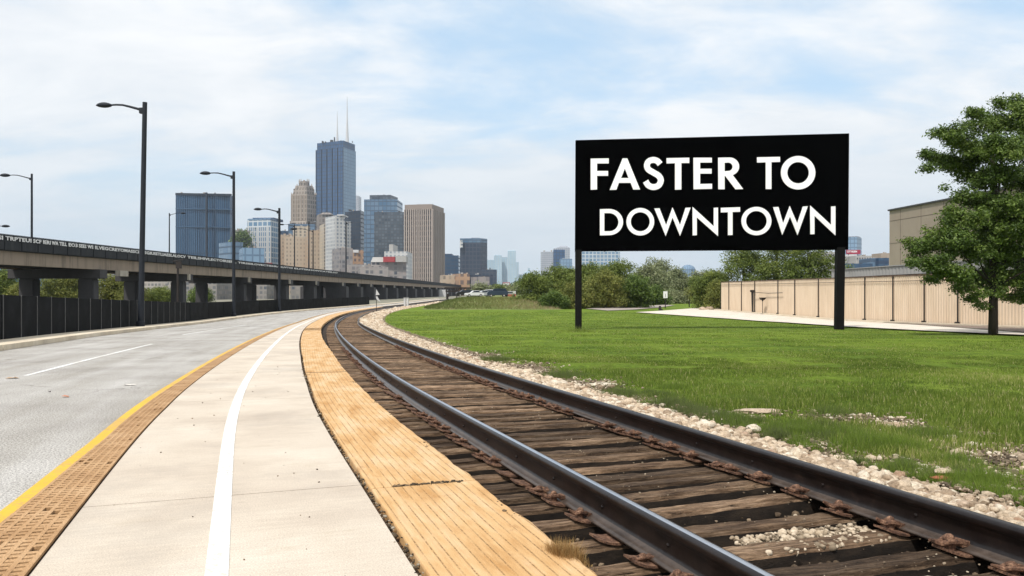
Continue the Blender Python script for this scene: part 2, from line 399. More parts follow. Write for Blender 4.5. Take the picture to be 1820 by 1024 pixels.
M['greybark'] = mat('grey_bark', [(.10, .085, .07), (.2, .175, .15)], 12, .9, .6, .02, 40, (1, 1, .3))

def lawn_mat():
    m, nt, bs = newmat('lawn_turf'); v = coords(nt, 'World')
    at_ = nt.nodes.new('ShaderNodeAttribute'); at_.attribute_name = 'bare'
    big = noise(nt, coords(nt, 'World', (1, .5, 1)), .3, 8, .7)
    g = ramp(nt, big, [(.32, (.058, .105, .012)), (.5, (.10, .155, .016)), (.7, (.165, .22, .032))])
    f = noise(nt, coords(nt, 'World', (1, .35, 1)), 9, 9, .82); g = mix(nt, .85, g, ramp(nt, f, [(.34, (.12, .14, .08)), (.5, (.5, .5, .5)), (.66, (.86, .86, .8))]), 'OVERLAY')
    mow = noise(nt, coords(nt, 'World', (.05, .6, 1)), 1, 3); g = mix(nt, step(nt, mow, .4, .62), g, mix(nt, .3, g, (.22, .30, .03)))
    d = ramp(nt, noise(nt, v, 5, 8, .7), [(.3, (.05, .036, .022)), (.48, (.16, .12, .08)), (.7, (.42, .34, .25))])
    fac = step(nt, math_(nt, 'ADD', at_.outputs['Fac'], math_(nt, 'MULTIPLY_ADD', noise(nt, v, 4, 8, .75), .7, -.35)), .35, .65)
    nt.links.new(mix(nt, fac, g, d), bs.inputs['Base Color']); bs.inputs['Roughness'].default_value = .95; bs.inputs['Specular IOR Level'].default_value = .1
    bump(nt, bs, f, .8, .08); return m
M['lawn'] = lawn_mat()
M['bank'] = mat('dry_grass_bank', [(.08, .12, .02), (.13, .16, .035), (.22, .19, .09)], .35, .95, .9, .12, 5, speck=.5)
M['ground'] = mat('distant_ground', [(.13, .13, .09), (.2, .19, .14), (.26, .24, .2)], .05, .95, .3, .1, 1)
M['black_steel'] = mat('black_fence_steel', [(.002, .0025, .003), (.004, .005, .006), (.012, .013, .015)], 1.2, .85, .15, .003, 30, spec=.12)
M['fence_trim'] = mat('fence_trim_grey', [(.09, .09, .09), (.14, .14, .14)], 5, .6, 0)
M['lamp_paint'] = mat('navy_lamp_paint', [(.006, .009, .015), (.010, .014, .022)], 4, .7, .1, .002, 40)
M['lamp_glass'] = mat('lamp_lens', [(.35, .37, .4), (.45, .47, .5)], 4, .3, 0)
M['sign_black'] = mat('sign_black_paint', [(.0008, .0008, .0009), (.0014, .0014, .0015)], .8, .75, .05, .002, 30, spec=0)
M['post_black'] = mat('post_black_paint', [(.003, .003, .003), (.007, .006, .006)], 3, .7, .15, .003, 30, spec=.15)
M['sign_white'] = mat('sign_white_letters', [(.92, .9, .92), (.94, .92, .94)], 2, .6, 0)

def stained(name, base, dark, sx=3, sz=.15, amt=.8):
    m, nt, bs = newmat(name)
    v = coords(nt, 'World', (sx, sx, sz)); n = noise(nt, v, .6, 8, .7)
    n2 = noise(nt, coords(nt, 'World'), .35, 6, .6)
    col = mix(nt, math_(nt, 'MULTIPLY', step(nt, n, .46, .68), amt), mix(nt, n2, base, tuple(x * .75 for x in base)), dark)
    nt.links.new(col, bs.inputs['Base Color']); bs.inputs['Roughness'].default_value = .9; bump(nt, bs, n2, .3, .05); return m
M['beam'] = stained('stained_viaduct_concrete', (.33, .265, .205), (.12, .095, .075), 2.2, .2, .7)
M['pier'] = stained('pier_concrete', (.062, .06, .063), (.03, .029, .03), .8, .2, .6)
M['pier_light'] = stained('pale_corbel_concrete', (.48, .44, .37), (.25, .22, .18), 2, .3, .6)
M['parapet'] = stained('dark_parapet', (.022, .025, .03), (.07, .07, .07), 1.5, .3, .35)
M['beige_panel'] = stained('beige_wall_panel', (.36, .295, .235), (.28, .22, .17), .8, .2, .5)
M['roof_metal'] = stained('grey_roof_metal', (.42, .41, .39), (.28, .27, .25), 2, .4, .6)

def corr_mat():
    m, nt, bs = newmat('cream_corrugated_metal')
    tc = nt.nodes.new('ShaderNodeTexCoord'); sp = nt.nodes.new('ShaderNodeSeparateXYZ'); nt.links.new(tc.outputs['UV'], sp.inputs[0])
    n = noise(nt, coords(nt, 'UV', (1.2, .25, 1)), 1.1, 7, .65)
    col = ramp(nt, n, [(.3, (.53, .41, .29)), (.5, (.62, .49, .36)), (.7, (.68, .56, .43))])
    st = step(nt, noise(nt, coords(nt, 'UV', (7, .4, 1)), 1.2, 6, .7), .56, .72); col = mix(nt, math_(nt, 'MULTIPLY', st, .35), col, (.34, .23, .14))
    low = step(nt, math_(nt, 'ADD', sp.outputs[1], math_(nt, 'MULTIPLY', n, .8)), -.2, -.75)
    col = mix(nt, math_(nt, 'MULTIPLY', low, .25), col, (.3, .2, .12))
    nt.links.new(col, bs.inputs['Base Color']); bs.inputs['Roughness'].default_value = .65; return m
M['corr'] = corr_mat()
M['iron'] = mat('dark_iron', [(.012, .01, .01), (.03, .022, .018)], 8, .7, .2, .003, 40)
M['white'] = mat('white_coating', [(.48, .48, .48), (.56, .56, .56)], 2, .5, 0)
M['red'] = mat('red_coating', [(.26, .03, .035), (.33, .04, .045)], 2, .5, 0)
M['maroon'] = mat('maroon_coating', [(.25, .015, .04), (.33, .02, .05)], 2, .5, 0)
M['brick'] = mat('brown_brick', [(.22, .12, .07), (.34, .2, .13)], .2, .9, 0, speck=0)
M['tyre'] = mat('tyre_rubber', [(.012, .012, .012), (.02, .02, .02)], 5, .8, 0)
M['car_glass'] = mat('car_window_glass', [(.02, .03, .045), (.03, .04, .06)], 2, .08, 0, spec=.8)

# ---------------------------------------------------------------- ribbons along the track
def s_samples(s0, s1, near=.25, grow=.018):
    out = [s0]
    while out[-1] < s1: out.append(out[-1] + near + grow * max(0, out[-1] - 6))
    out[-1] = s1; return np.array(out)
def ribbon_mesh(name, fa, fb, z, s0, s1, nx=2, near=.25, thick=0, zf=None):
    S = s_samples(s0, s1, near); n = len(S); ts = np.linspace(0, 1, nx)
    fa_ = fa(S) if callable(fa) else np.full(n, fa); fb_ = fb(S) if callable(fb) else np.full(n, fb)
    V = []; UV = []
    for j, t in enumerate(ts):
        o = fa_ + (fb_ - fa_) * t; x, y = at(S, o)
        zz = zg(y) + z + (zf(o, S, x, y) if zf else 0)
        V.append(np.stack([x, y, zz], 1)); UV.append(np.stack([o, S], 1))
    V = np.array(V); UV = np.array(UV)     # (nx,n,3)
    idx = np.arange(nx * n).reshape(nx, n)
    f = np.stack([idx[:-1, :-1], idx[1:, :-1], idx[1:, 1:], idx[:-1, 1:]], -1).reshape(-1, 4)
    V = V.reshape(-1, 3); UV = UV.reshape(-1, 2)
    if thick:                                 # close the sides with skirts and ends
        base = len(V); low = V.copy(); low[:, 2] -= thick; V = np.concatenate([V, low]); UV = np.concatenate([UV, UV])
        g = []
        for a, flip in ((idx[0], 0), (idx[-1], 1)):
            q = np.stack([a[:-1], a[1:], a[1:] + base, a[:-1] + base], 1); g.append(q[:, ::-1] if flip else q)
        for a, flip in ((idx[:, 0], 1), (idx[:, -1], 0)):
            q = np.stack([a[:-1], a[1:], a[1:] + base, a[:-1] + base], 1); g.append(q[:, ::-1] if flip else q)
        f = np.concatenate([f] + g)
    return np_mesh(name, V, f, 4, UV[f.ravel()])
def ribbon(name, fa, fb, z, s0, s1, m, **k):
    return link(name, ribbon_mesh(name, fa, fb, z, s0, s1, **k), m)

S_END = 300
# base sheet out to the horizon
def base_ground():
    xs = np.array([-4900, -2000, -800, -300, -150, -80, -40, -20, -10, 0, 10, 20, 40, 80, 150, 300, 800, 2000, 4900.])
    ys = np.concatenate([np.array([-300, -60, -10]), np.arange(0, 100, 2.5), np.array([120, 200, 400, 900, 2000, 4000, 7400])])
    X, Y = np.meshgrid(xs, ys); Z = zg(np.maximum(Y, 0)) - .42
    V = np.stack([X, Y, Z], -1).reshape(-1, 3); idx = np.arange(len(V)).reshape(len(ys), len(xs))
    f = np.stack([idx[:-1, :-1], idx[:-1, 1:], idx[1:, 1:], idx[1:, :-1]], -1).reshape(-1, 4)
    o = link('ground', np_mesh('ground', V, f, 4), M['ground']); tag(o, kind='structure')
base_ground()

# road
tag(ribbon('road', lambda s: O_K(s) - .2, lambda s: O_PL(s) - .0, -.030, -10, S_END, M['asphalt'], nx=8, thick=.1), kind='structure')
tag(ribbon('yellow_line', lambda s: O_Y(s) - .055, lambda s: O_Y(s) + .055, -.024, -10, 150, M['yellow_paint'], thick=.003), kind='structure')
# lane dashes
def dash(u0, v0, u1, v1, w, nm='lane_line'):
    a = np.array(unp(u0, v0)); b = np.array(unp(u1, v1)); n = 24; mb = MB()
    sa, sb = [], []
    for p in (a, b):
        d = np.hypot(_cx - p[0], _cy - p[1]); i = int(d.argmin()); sa.append(_S[i]); sb.append(-d[i])
    o = ribbon(nm, lambda s: np.interp(s, sa, sb) - w / 2, lambda s: np.interp(s, sa, sb) + w / 2, -.025, sa[0], sa[1], M['white_paint'], thick=.003)
    tag(o, kind='structure'); return sa, sb
_a = dash(45, 665, 270, 610, .085)
_b = dash(325, 594, 437, 577, .085)
# pavement slabs
def slab_joints():
    js = [-10]
    for v in (1185, 898, 724.5, 648, 618, 600, 588): pass
    return js
joints = [-8, -3.5, 1.2, 5.85, 10.5, 15.1, 19.7, 22.4, 26, 29.6, 33.2, 36.8, 40.4, 44, 47.6, 51.2, 54.8, 58.4, 62, 66, 70, 74, 78, 82, 86, 90, 94, 98, 104, 110, 120, 135, 150, 200, 300]
def merge_ribbons(name, segs, m):
    Vs, Fs, UVs = [], [], []; n = 0
    for me in segs:
        c = np.empty(len(me.vertices) * 3, np.float32); me.vertices.foreach_get('co', c)
        l = np.empty(len(me.loops), np.int32); me.loops.foreach_get('vertex_index', l)
        u = np.empty(len(me.loops) * 2, np.float32); me.uv_layers[0].data.foreach_get('uv', u)
        Vs.append(c.reshape(-1, 3)); Fs.append(l.reshape(-1, 4) + n); UVs.append(u.reshape(-1, 2)); n += len(me.vertices)
        bpy.data.meshes.remove(me)
    return link(name, np_mesh(name, np.concatenate(Vs), np.concatenate(Fs), 4, np.concatenate(UVs)), m)
segs = [ribbon_mesh('pv', lambda s: O_PL(s) + .012, lambda s: O_BL(s) - .035, 0.0, a + .006, b - .006, nx=4, thick=.06) for a, b in zip(joints[:-1], joints[1:])]
tag(merge_ribbons('pavement', segs, M['concrete']), kind='structure')
tag(ribbon('pavement_joint_bed', lambda s: O_PL(s) - .02, lambda s: O_BL(s) + .02, -.052, -8, S_END, M['grate_dark'], nx=2), kind='structure')
tag(ribbon('white_line', lambda s: O_W(s) - .05, lambda s: O_W(s) + .05, .004, -8, 120, M['white_paint'], thick=.003), kind='structure')
# tactile grating strip : ribs + cross bars over a dark bed
def tactile():
    L = lambda s: O_Y(s) + .06; R = lambda s: O_PL(s) - .012
    tag(ribbon('tactile_bed', L, R, -.026, -6, 150, M['grate_dark'], nx=2, thick=.01), kind='structure')
    segs = []
    nr = 6
    for k in range(nr):
        t = k / (nr - 1)
        def c(s, t=t): return L(s) + (R(s) - L(s)) * (.03 + .94 * t)
        def w(s): return (R(s) - L(s)) * .034
        segs.append(ribbon_mesh('r', lambda s: c(s) - w(s), lambda s: c(s) + w(s), -.0005, 1, 140, thick=.014))
    s = 1.0
    Vs = []
    while s < 60:
        bw = (.036 + .004 * random.random()) if s < 30 else .07; pitch = .060 if s < 30 else .12
        for k in range(nr - 1):
            if random.random() < .03: continue
            t0 = .03 + .94 * k / (nr - 1) + .0345; t1 = .03 + .94 * (k + 1) / (nr - 1) - .0345
            a = L(s) + (R(s) - L(s)) * t0; b = L(s) + (R(s) - L(s)) * t1
            j = random.uniform(-.006, .006) + (k % 2) * pitch * .5
            Vs.append((s + j, s + j + bw, a, b, -.001 + random.uniform(-.002, .001)))
        s += pitch
    A = np.array(Vs); n = len(A)
    pts = []
    for si, oi in ((0, 2), (1, 2), (1, 3), (0, 3)):
        x, y = at(A[:, si], A[:, oi]); pts.append(np.stack([x, y, zg(y) + A[:, 4]], 1))
    top = np.stack(pts, 1); low = top.copy(); low[:, :, 2] -= .02
    V = np.concatenate([top, low], 1).reshape(-1, 3); b = np.arange(n)[:, None] * 8
    F_ = np.concatenate([b + np.array(q) for q in ((3, 2, 1, 0), (0, 1, 5, 4), (1, 2, 6, 5), (2, 3, 7, 6), (3, 0, 4, 7))])
    segs.append(np_mesh('bars', V, F_, 4, np.zeros((len(F_) * 4, 2))))
    tag(merge_ribbons('tactile_strip', segs, M['tactile']), kind='structure')
tactile()
# far kerb with joints
kj = list(np.arange(2, 60, 7.3)) + [75, 100, 130, 170, 230, 300]
segs = [ribbon_mesh('k', lambda s: O_K(s) - 1.25, lambda s: O_K(s) + 0.0, .12, a + .02, b - .02, nx=3, thick=.3) for a, b in zip(kj[:-1], kj[1:])]
tag(merge_ribbons('kerb', segs, M['kerb']), kind='structure')
# track bed
def bedz(o, S, x, y):
    return .025 * np.sin(x * 9.1 + y * 3) * np.sin(y * 7.7) + ss(1.62, 1.9, o) * .15 - ss(-.15, .1, o - O_G(S)) * .15
tag(ribbon('track_bed', lambda s: O_BR(s) - .75, lambda s: O_G(s) + .1, -.20, -8, S_END, M['bed'], nx=30, near=.15, zf=bedz), kind='structure')
# timber edge boards
def s_at(u, v):
    x, y = unp(u, v); d = np.hypot(_cx - x, _cy - y); return float(_S[int(d.argmin())])
JS = s_at(586, 661.5); J = [s_at(750, 860), s_at(560, 619.5), s_at(560, 609), s_at(564, 583)]
bj = [(-4, J[0] - .01), (J[0] + .01, JS - .05), (JS + .07, J[1] - .015), (J[1] + .015, J[2] - .015), (J[2] + .015, J[3] - .015), (J[3] + .015, 40), (40.05, 60), (60.05, 90), (90.05, 130)]
blabels = ['ochre timber edge board nearest the camera, with a weed tuft at its edge', 'long ochre timber edge board between the ragged joint and the metal joint strip',
           'ochre timber edge board just beyond the dark metal joint strip', 'short ochre edge board, second beyond the metal strip', 'ochre edge board third beyond the metal joint strip',
           'ochre edge board where the platform edge bends most, fourth beyond the metal strip', 'far ochre edge board past the bend', 'narrow far ochre edge board beside the vanishing rails', 'farthest sliver of ochre edge board along the rails']
for (a, b), lb in zip(bj, blabels):
    S = s_samples(a, b, .1); n = len(S)
    ragged = lambda s: O_BR(s) + .018 * np.array([mnoise.noise((float(q) * 2.1, 3.3, 0)) for q in np.atleast_1d(s)]) + .012 * np.array([mnoise.noise((float(q) * 9, 1.3, 0)) for q in np.atleast_1d(s)]) - .05 * np.clip(np.array([mnoise.noise((float(q) * 1.3, 9.7, 2)) for q in np.atleast_1d(s)]) - .25, 0, 1)
    me = ribbon_mesh('edge_board', lambda s: O_BL(s) + .012, ragged, .004, a, b, nx=5, near=.05, thick=.13)
    o = link('edge_board', me, M['board']); tag(o, lb, 'edge board', 'ochre timber boards along the platform edge')
    bv = o.modifiers.new('b', 'BEVEL'); bv.width = .012; bv.segments = 2; bv.limit_method = 'ANGLE'
# dark metal joint strip
r = ribbon('joint_strip', lambda s: O_BL(s) + .02, lambda s: O_BR(s) - .01, .0, JS - .045, JS - .015, M['iron'], thick=.05)
t = thing('joint_strip', 'dark metal joint strip across the ochre edge boards', 'joint strip', tuple(float(q) for q in (*at(JS, -.8), 0)))
lx, ly, _ = t.location
r.name = 'flange'; r.parent = t; r.location = (-lx, -ly, 0)
r2 = ribbon('flange', lambda s: O_BL(s) + .02, lambda s: O_BR(s) - .01, .0, JS + .03, JS + .06, M['iron'], thick=.05); r2.parent = t; r2.location = (-lx, -ly, 0)

# ---------------------------------------------------------------- rails
prof = [(-.075, -.002), (-.075, .010), (-.052, .016), (-.018, .030), (-.010, .050), (-.010, .125), (-.018, .136), (-.037, .146), (-.0385, .170), (-.036, .179), (-.028, .186), (-.016, .1895), (-.008, .191),
        (.008, .191), (.016, .1895), (.028, .186), (.036, .179), (.0385, .170), (.037, .146), (.018, .136), (.010, .125), (.010, .050), (.018, .030), (.052, .016), (.075, .010), (.075, -.002)]
puv = [-1, -1, -1, 0, 0, 0, 0, 0, 0, 0, 0, 1, 1, 1, 0, 0, 0, 0, 0, 0, 0, 0, 0, -1, -1, -1]
RAIL_Z = -.05
def rail(off, label, shine=1):
    S = s_samples(-8, 290, .25, .012); n = len(S); k = len(prof)
    V = np.zeros((n, k, 3))
    for j, (px, pz) in enumerate(prof):
        x, y = at(S, off + px); V[:, j, 0] = x; V[:, j, 1] = y; V[:, j, 2] = zg(np.interp(S, _S, _cy)) + RAIL_Z + pz
    idx = np.arange(n * k).reshape(n, k)
    f = []; uv = []
    for j in range(k):
        j2 = (j + 1) % k
        f.append(np.stack([idx[:-1, j], idx[1:, j], idx[1:, j2], idx[:-1, j2]], 1))
        uv.append(np.tile([[puv[j] * (shine if puv[j] > 0 else 1), 0]], ((n - 1) * 4, 1)))
    f = np.concatenate(f); uv = np.concatenate(uv)
    me = np_mesh('rail', V.reshape(-1, 3), f, 4, uv, smooth=True)
    x0, y0 = at(4, off)
    t = thing('rail', label, 'rail', (float(x0), float(y0), float(zg(y0))))
    o = link('rail_bar', me, M['rail'], t, (-float(x0), -float(y0), -float(zg(y0))))
    # bolt heads on the web
    for s in np.arange(3.3, 16, .72):
        x, y = at(s, off - .010); th = heading(s); mb = MB()
        d = Vector((-math.cos(th), -math.sin(th), 0)); p = Vector((float(x), float(y), float(zg(y)) + RAIL_Z + .085))
        mb.tube([p + d * -.006, p + d * .004, p + d * .010], [.011, .011, .006], 8)
        P(mb, 'bolt', M['rail'], t, uv=False)
    return t
rail(0, 'near left rail, dark steel with a bright worn top, beside the ochre boards')
rail(1.54, 'right rail, dark brown steel against the pale stone ballast', .2)

# ---------------------------------------------------------------- sleepers
def sleeper_mesh(seed, length=2.36):
    r = np.random.default_rng(seed); nx, w, h = 60, r.uniform(.12, .165), .2
    sec = [(-w / 2, -h), (-w / 2, -.03), (-w / 2 + .012, -.004), (-w / 4, 0), (0, 0), (w / 4, 0), (w / 2 - .012, -.004), (w / 2, -.03), (w / 2, -h)]
    xs = np.linspace(-.46, -.46 + length, nx); V = []
    for i, x in enumerate(xs):
        for j, (a, b) in enumerate(sec):
            q = (x * 2.3, a * 30, seed * 7.1); q2 = (x * 9, a * 40, seed * 3.7)
            dz = .006 * mnoise.noise(q) + .007 * mnoise.noise(q2) + .010 * mnoise.noise((x * 1.1, seed * 2.2, 0)) if j not in (0, 8) else 0
            da = .010 * mnoise.noise((x * 1.1, j * .8, seed)) + .007 * mnoise.noise((x * 9, j * 2.1, seed))
            ex = (mnoise.noise((a * 25, b * 20, seed + x)) * .03) if i in (0, nx - 1) else 0
            V.append((x + ex, a + da, b + dz))
    k = len(sec); idx = np.arange(nx * k).reshape(nx, k)
    f = [tuple(map(int, (idx[i, j], idx[i + 1, j], idx[i + 1, j + 1], idx[i, j + 1]))) for i in range(nx - 1) for j in range(k - 1)]
    f = [q[::-1] for q in f]
    f.append(tuple(int(q) for q in idx[0])[::1]); f.append(tuple(int(q) for q in idx[-1])[::-1])
    me = bpy.data.meshes.new('timber'); me.from_pydata(V, [], f); me.materials.append(M['wood']); me.materials.append(M['side_shade'])
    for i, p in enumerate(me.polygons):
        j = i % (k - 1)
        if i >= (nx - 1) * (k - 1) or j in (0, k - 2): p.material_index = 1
    return me
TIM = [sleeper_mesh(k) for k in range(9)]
def plate_mesh():
    mb = MB(); n = 9                                     # bowed iron plate, ends curled up
    vs = []; fs = []
    for i in range(n):
        t = -1 + 2 * i / (n - 1); x = t * .175; z = .008 + .035 * max(0, abs(t) - .5) ** 1.5 * 2
        wd = .085 * (1 - .25 * abs(t) ** 3)
        for y, dz in ((-wd, 0), (wd, 0), (wd, -.012), (-wd, -.012)): vs.append((x, y, z + dz))
    for i in range(n - 1):
        for j in range(4):
            fs.append((i * 4 + j, i * 4 + (j + 1) % 4, i * 4 + 4 + (j + 1) % 4, i * 4 + 4 + j))
    fs.append((3, 2, 1, 0)); m = (n - 1) * 4; fs.append((m, m + 1, m + 2, m + 3))
    mb.add(vs, [f[::-1] for f in fs]); me = bpy.data.meshes.new('rail_plate'); me.from_pydata(mb.v, [], mb.f); me.materials.append(M['rust']); return me
def clip_mesh():
    mb = MB()
    mb.tube([(0.0, 0, 0), (0, 0, .028)], [.021, .019], 8)               # screw spike
    mb.ell(0, 0, .034, .020, .020, .014, 10, 6)
    pts = [(.062, -.028, .010), (.02, -.03, .026), (-.02, -.024, .030), (-.034, 0, .022), (-.06, .012, .030), (-.085, .006, .040)]
    mb.tube(pts, [.007, .009, .009, .010, .009, .005], 7)
    mb.tube([(.05, .03, .012), (.01, .026, .03), (-.03, .03, .02)], [.007, .01, .006], 6)
    mb.box(.045, 0, .016, .035, .07, .014)
    me = bpy.data.meshes.new('clip'); me.from_pydata(mb.v, [], mb.f); me.materials.append(M['rust']); return me
PLATE, CLIP = plate_mesh(), clip_mesh()
s = 1.6; count = 0
stuffV, stuffF, nstuff = [], [], 0
special = {}
near_labels = {3.29: 'front sleeper'}
SLG = 'weathered wooden sleepers under the curved rails'
SL = 'weathered brown wooden sleeper laid under the curved dark rails'
smeta = []
while s < 215:
    gap = .31 + random.uniform(-.045, .045)
    if 3.93 < s < 4.2: gap = .40          # stone-filled gap seen in front
    far = count >= 240
    th = heading(s) + random.uniform(-.045, .045)
    x0, y0 = at(s, 0); x0 = float(x0); y0 = float(y0)
    ml = float(zg(at(s, 1.7)[1]) - zg(y0))
    if far:
        for _ in (0,):
            c, d = math.cos(th), math.sin(th); w = .1; z = float(zg(y0)) - .058
            for q in ((-.46, -w, -.1), (1.85, -w, -.1), (1.85, w, -.1), (-.46, w, -.1), (-.46, -w, 0), (1.85, -w, 0), (1.85, w, 0), (-.46, w, 0)):
                stuffV.append((x0 + q[0] * c - q[1] * d, y0 + q[0] * d + q[1] * c, z + q[2]))
            for q in ((4, 5, 6, 7), (0, 1, 5, 4), (1, 2, 6, 5), (2, 3, 7, 6), (3, 0, 4, 7)): stuffF.append(tuple(nstuff * 8 + i for i in q))
            nstuff += 1
    else:
        full = s < 24
        z = float(zg(y0)) - .058 + random.uniform(-.022, .004)
        me = TIM[count % 9 if random.random() < .5 else random.randrange(9)]
        shift = random.uniform(-.05, .03)
        if full:
            t = thing('sleeper', SL, 'sleeper', (x0, y0, z), th, SLG)
            t.rotation_euler.y = -math.atan2(ml, 1.7)
            o = link('timber', me, None, t, (shift, 0, 0))
            if random.random() < .4: o.scale = (1, 1, 1)
            for ox in (0, 1.54):
                p = link('rail_plate', PLATE, None, t, (ox, random.uniform(-.01, .01), .0)); p.rotation_euler.z = random.uniform(-.05, .05)
                for sg in (-1, 1):
                    if random.random() < (.45 if (ox == 0 and sg < 0) else .12): continue
                    c = link('spring_clip', CLIP, None, p, (sg * .108, random.uniform(-.02, .02), .010))
                    c.rotation_euler = (random.uniform(-.12, .12), random.uniform(-.12, .12), (math.pi if sg > 0 else 0) + random.uniform(-.3, .3)); kk = 1.3 if (ox > 1 and sg < 0) else 1.0; c.scale = (kk * random.uniform(.75, 1.1), kk * random.uniform(.75, 1.1), kk * random.uniform(.8, 1.4))
            smeta.append(t)
        else:
            o = link('sleeper', me, None, None, (x0, y0, z)); o.rotation_euler = (0, -math.atan2(ml, 1.7), th)
            tag(o, SL, 'sleeper', SLG)
        count += 1
    s += gap
me = bpy.data.meshes.new('far_sleepers'); me.from_pydata(stuffV, [], stuffF)
tag(link('far_sleepers', me, M['wood']), 'far run of sleepers past the bend', 'sleepers', kind='stuff')

# ---------------------------------------------------------------- stones
def ico():
    import bmesh
    out = []
    for k in range(8):
        bm = bmesh.new(); bmesh.ops.create_icosphere(bm, subdivisions=2, radius=1)
        for v in bm.verts:
            n = mnoise.noise(v.co * 1.1 + Vector((k * 5, 0, 0))) * .38 + mnoise.noise(v.co * 2.6 + Vector((k * 5, 3, 0))) * .16
            v.co *= 1 + n; v.co.z *= .8; v.co.x *= 1.15
        V = np.array([v.co[:] for v in bm.verts]); Fc = np.array([[q.index for q in f.verts] for f in bm.faces]); bm.free(); out.append((V, Fc))
    return out
ICO = ico()
def ico_low():
    import bmesh
    out = []
    for k in range(6):
        bm = bmesh.new(); bmesh.ops.create_icosphere(bm, subdivisions=1, radius=1)
        for v in bm.verts: v.co *= 1 + mnoise.noise(v.co * 1.5 + Vector((k * 5, 0, 0))) * .5; v.co.z *= .7
        out.append((np.array([v.co[:] for v in bm.verts]), np.array([[q.index for q in f.verts] for f in bm.faces]))); bm.free()
    return out
ICL = ico_low()
def scatter(name, pts, sizes, label, cat, low=False, m=None, smooth=True):
    A, Fs, U = [], [], []; base = 0; lib = ICL if low else ICO
    n = len(pts); kinds = RNG.integers(0, len(lib), n)
    for k, (V, Fc) in enumerate(lib):
        I = np.where(kinds == k)[0]
        if not len(I): continue
        a = RNG.uniform(0, 6.28, len(I)); b = RNG.uniform(-.4, .4, len(I)); sc = sizes[I][:, None, None] * RNG.uniform(.8, 1.2, (len(I), 1, 3))
        W = V[None] * sc
        y, z = W[..., 1] * np.cos(b)[:, None] - W[..., 2] * np.sin(b)[:, None], W[..., 1] * np.sin(b)[:, None] + W[..., 2] * np.cos(b)[:, None]
        x, y = W[..., 0] * np.cos(a)[:, None] - y * np.sin(a)[:, None], W[..., 0] * np.sin(a)[:, None] + y * np.cos(a)[:, None]
        W = np.stack([x, y, z], -1) + pts[I][:, None, :]
        A.append(W.reshape(-1, 3)); f = (Fc[None] + (np.arange(len(I)) * len(V))[:, None, None]).reshape(-1, 3) + base; Fs.append(f)
        rv = RNG.uniform(0, 1, len(I)); U.append(np.stack([np.repeat(rv, len(Fc) * 3), np.zeros(len(I) * len(Fc) * 3)], 1)); base += len(I) * len(V)
    o = link(name, np_mesh(name, np.concatenate(A), np.concatenate(Fs), 3, np.concatenate(U), smooth), m or M['stone'])
    tag(o, label, cat, kind='stuff'); return o
def stone_pts(n, s0, s1, o0, o1, z0, size, pile=.05, pw=1.6, edge=True):
    u = RNG.uniform(0, 1, n); s = s0 + (s1 - s0) * u ** pw
    t = RNG.uniform(0, 1, n)
    a = np.full(n, o0); b = O_G(s) + (RNG.normal(0, .07, n) if edge else 0) if o1 is None else np.full(n, o1)
    o = a + (b - a) * t; x, y = at(s, o)
    sz = size * RNG.lognormal(0, .33, n) * (1 + .012 * s)
    prof_ = z0 + pile * np.sin(np.clip(t, 0, 1) * math.pi) ** .6
    z = zg(y) + prof_ + RNG.uniform(-.03, .022, n)
    return np.stack([x, y, z], 1), sz
p1, z1 = stone_pts(7600, 2.2, 14, 1.64, None, -.06, .0255, .06, 1.15)
scatter('cobble_ballast', p1, z1, 'pale rounded stones heaped beside the right rail', 'ballast')
p2, z2 = stone_pts(17000, 12, 60, 1.64, None, -.07, .024, .06, 1.3)
scatter('crushed_ballast', p2, z2, 'pale crushed stone band running along the right rail', 'ballast', low=True, smooth=False)
p3, z3 = stone_pts(9000, 58, 200, 1.64, None, -.06, .05, .06, 1.2)
scatter('far_ballast', p3, z3, 'far pale stone band round the bend of the rails', 'ballast', low=True, smooth=False)
# small stones between sleepers
n = 3800
p, z = stone_pts(n, 2.0, 40, -.42, 1.46, -.155, .017, .0, 1.7)
scatter('track_gravel', p, z, 'small dirty stones and crumbs between the sleepers', 'gravel', low=True, smooth=False,
        m=rand_mat('dirty_gravel', [(0, (.03, .02, .013)), (.5, (.10, .07, .045)), (.85, (.24, .18, .12)), (1, (.5, .42, .32))], .9, noise_amt=.5))
# pale gravel filling one gap
q = []
for _ in range(900):
    s_ = random.uniform(4.03, 4.32); o_ = random.uniform(.55, 1.38); x, y = at(s_, o_); q.append((float(x), float(y), float(zg(y)) - .085 + random.uniform(-.012, .014)))
scatter('gap_gravel', np.array(q), np.minimum(RNG.lognormal(0, .4, len(q)) * .010, .02), 'pale gravel filling the wide gap between two front sleepers', 'gravel', m=rand_mat('tan_gravel', [(0, (.12, .09, .06)), (.5, (.34, .27, .19)), (1, (.55, .46, .35))], .9, noise_amt=.5))
q = []
for _ in range(300):
    s_ = random.uniform(3.0, 3.45); o_ = random.uniform(.9, 2.2); x, y = at(s_, o_); q.append((float(x), float(y), float(zg(y)) - .085 + random.uniform(-.012, .014)))
scatter('corner_gravel', np.array(q), RNG.lognormal(0, .4, len(q)) * .02, 'pale pebbles at the frontmost sleepers', 'gravel')
# debris by the gap along the pavement
q = []
for _ in range(1500):
    s_ = 2 + 26 * random.random() ** 1.6; o_ = float(O_BL(s_)) - .012 + random.gauss(0, .014); x, y = at(s_, o_); q.append((float(x), float(y), float(zg(y)) - .012 + random.uniform(-.02, .012)))
scatter('gap_debris', np.array(q), RNG.lognormal(0, .5, len(q)) * .006, 'dark grit and crumbs in the gap between pavement and ochre boards', 'grit', low=True,
        m=rand_mat('grit', [(0, (.02, .015, .01)), (.7, (.09, .065, .04)), (1, (.4, .35, .27))], .9))

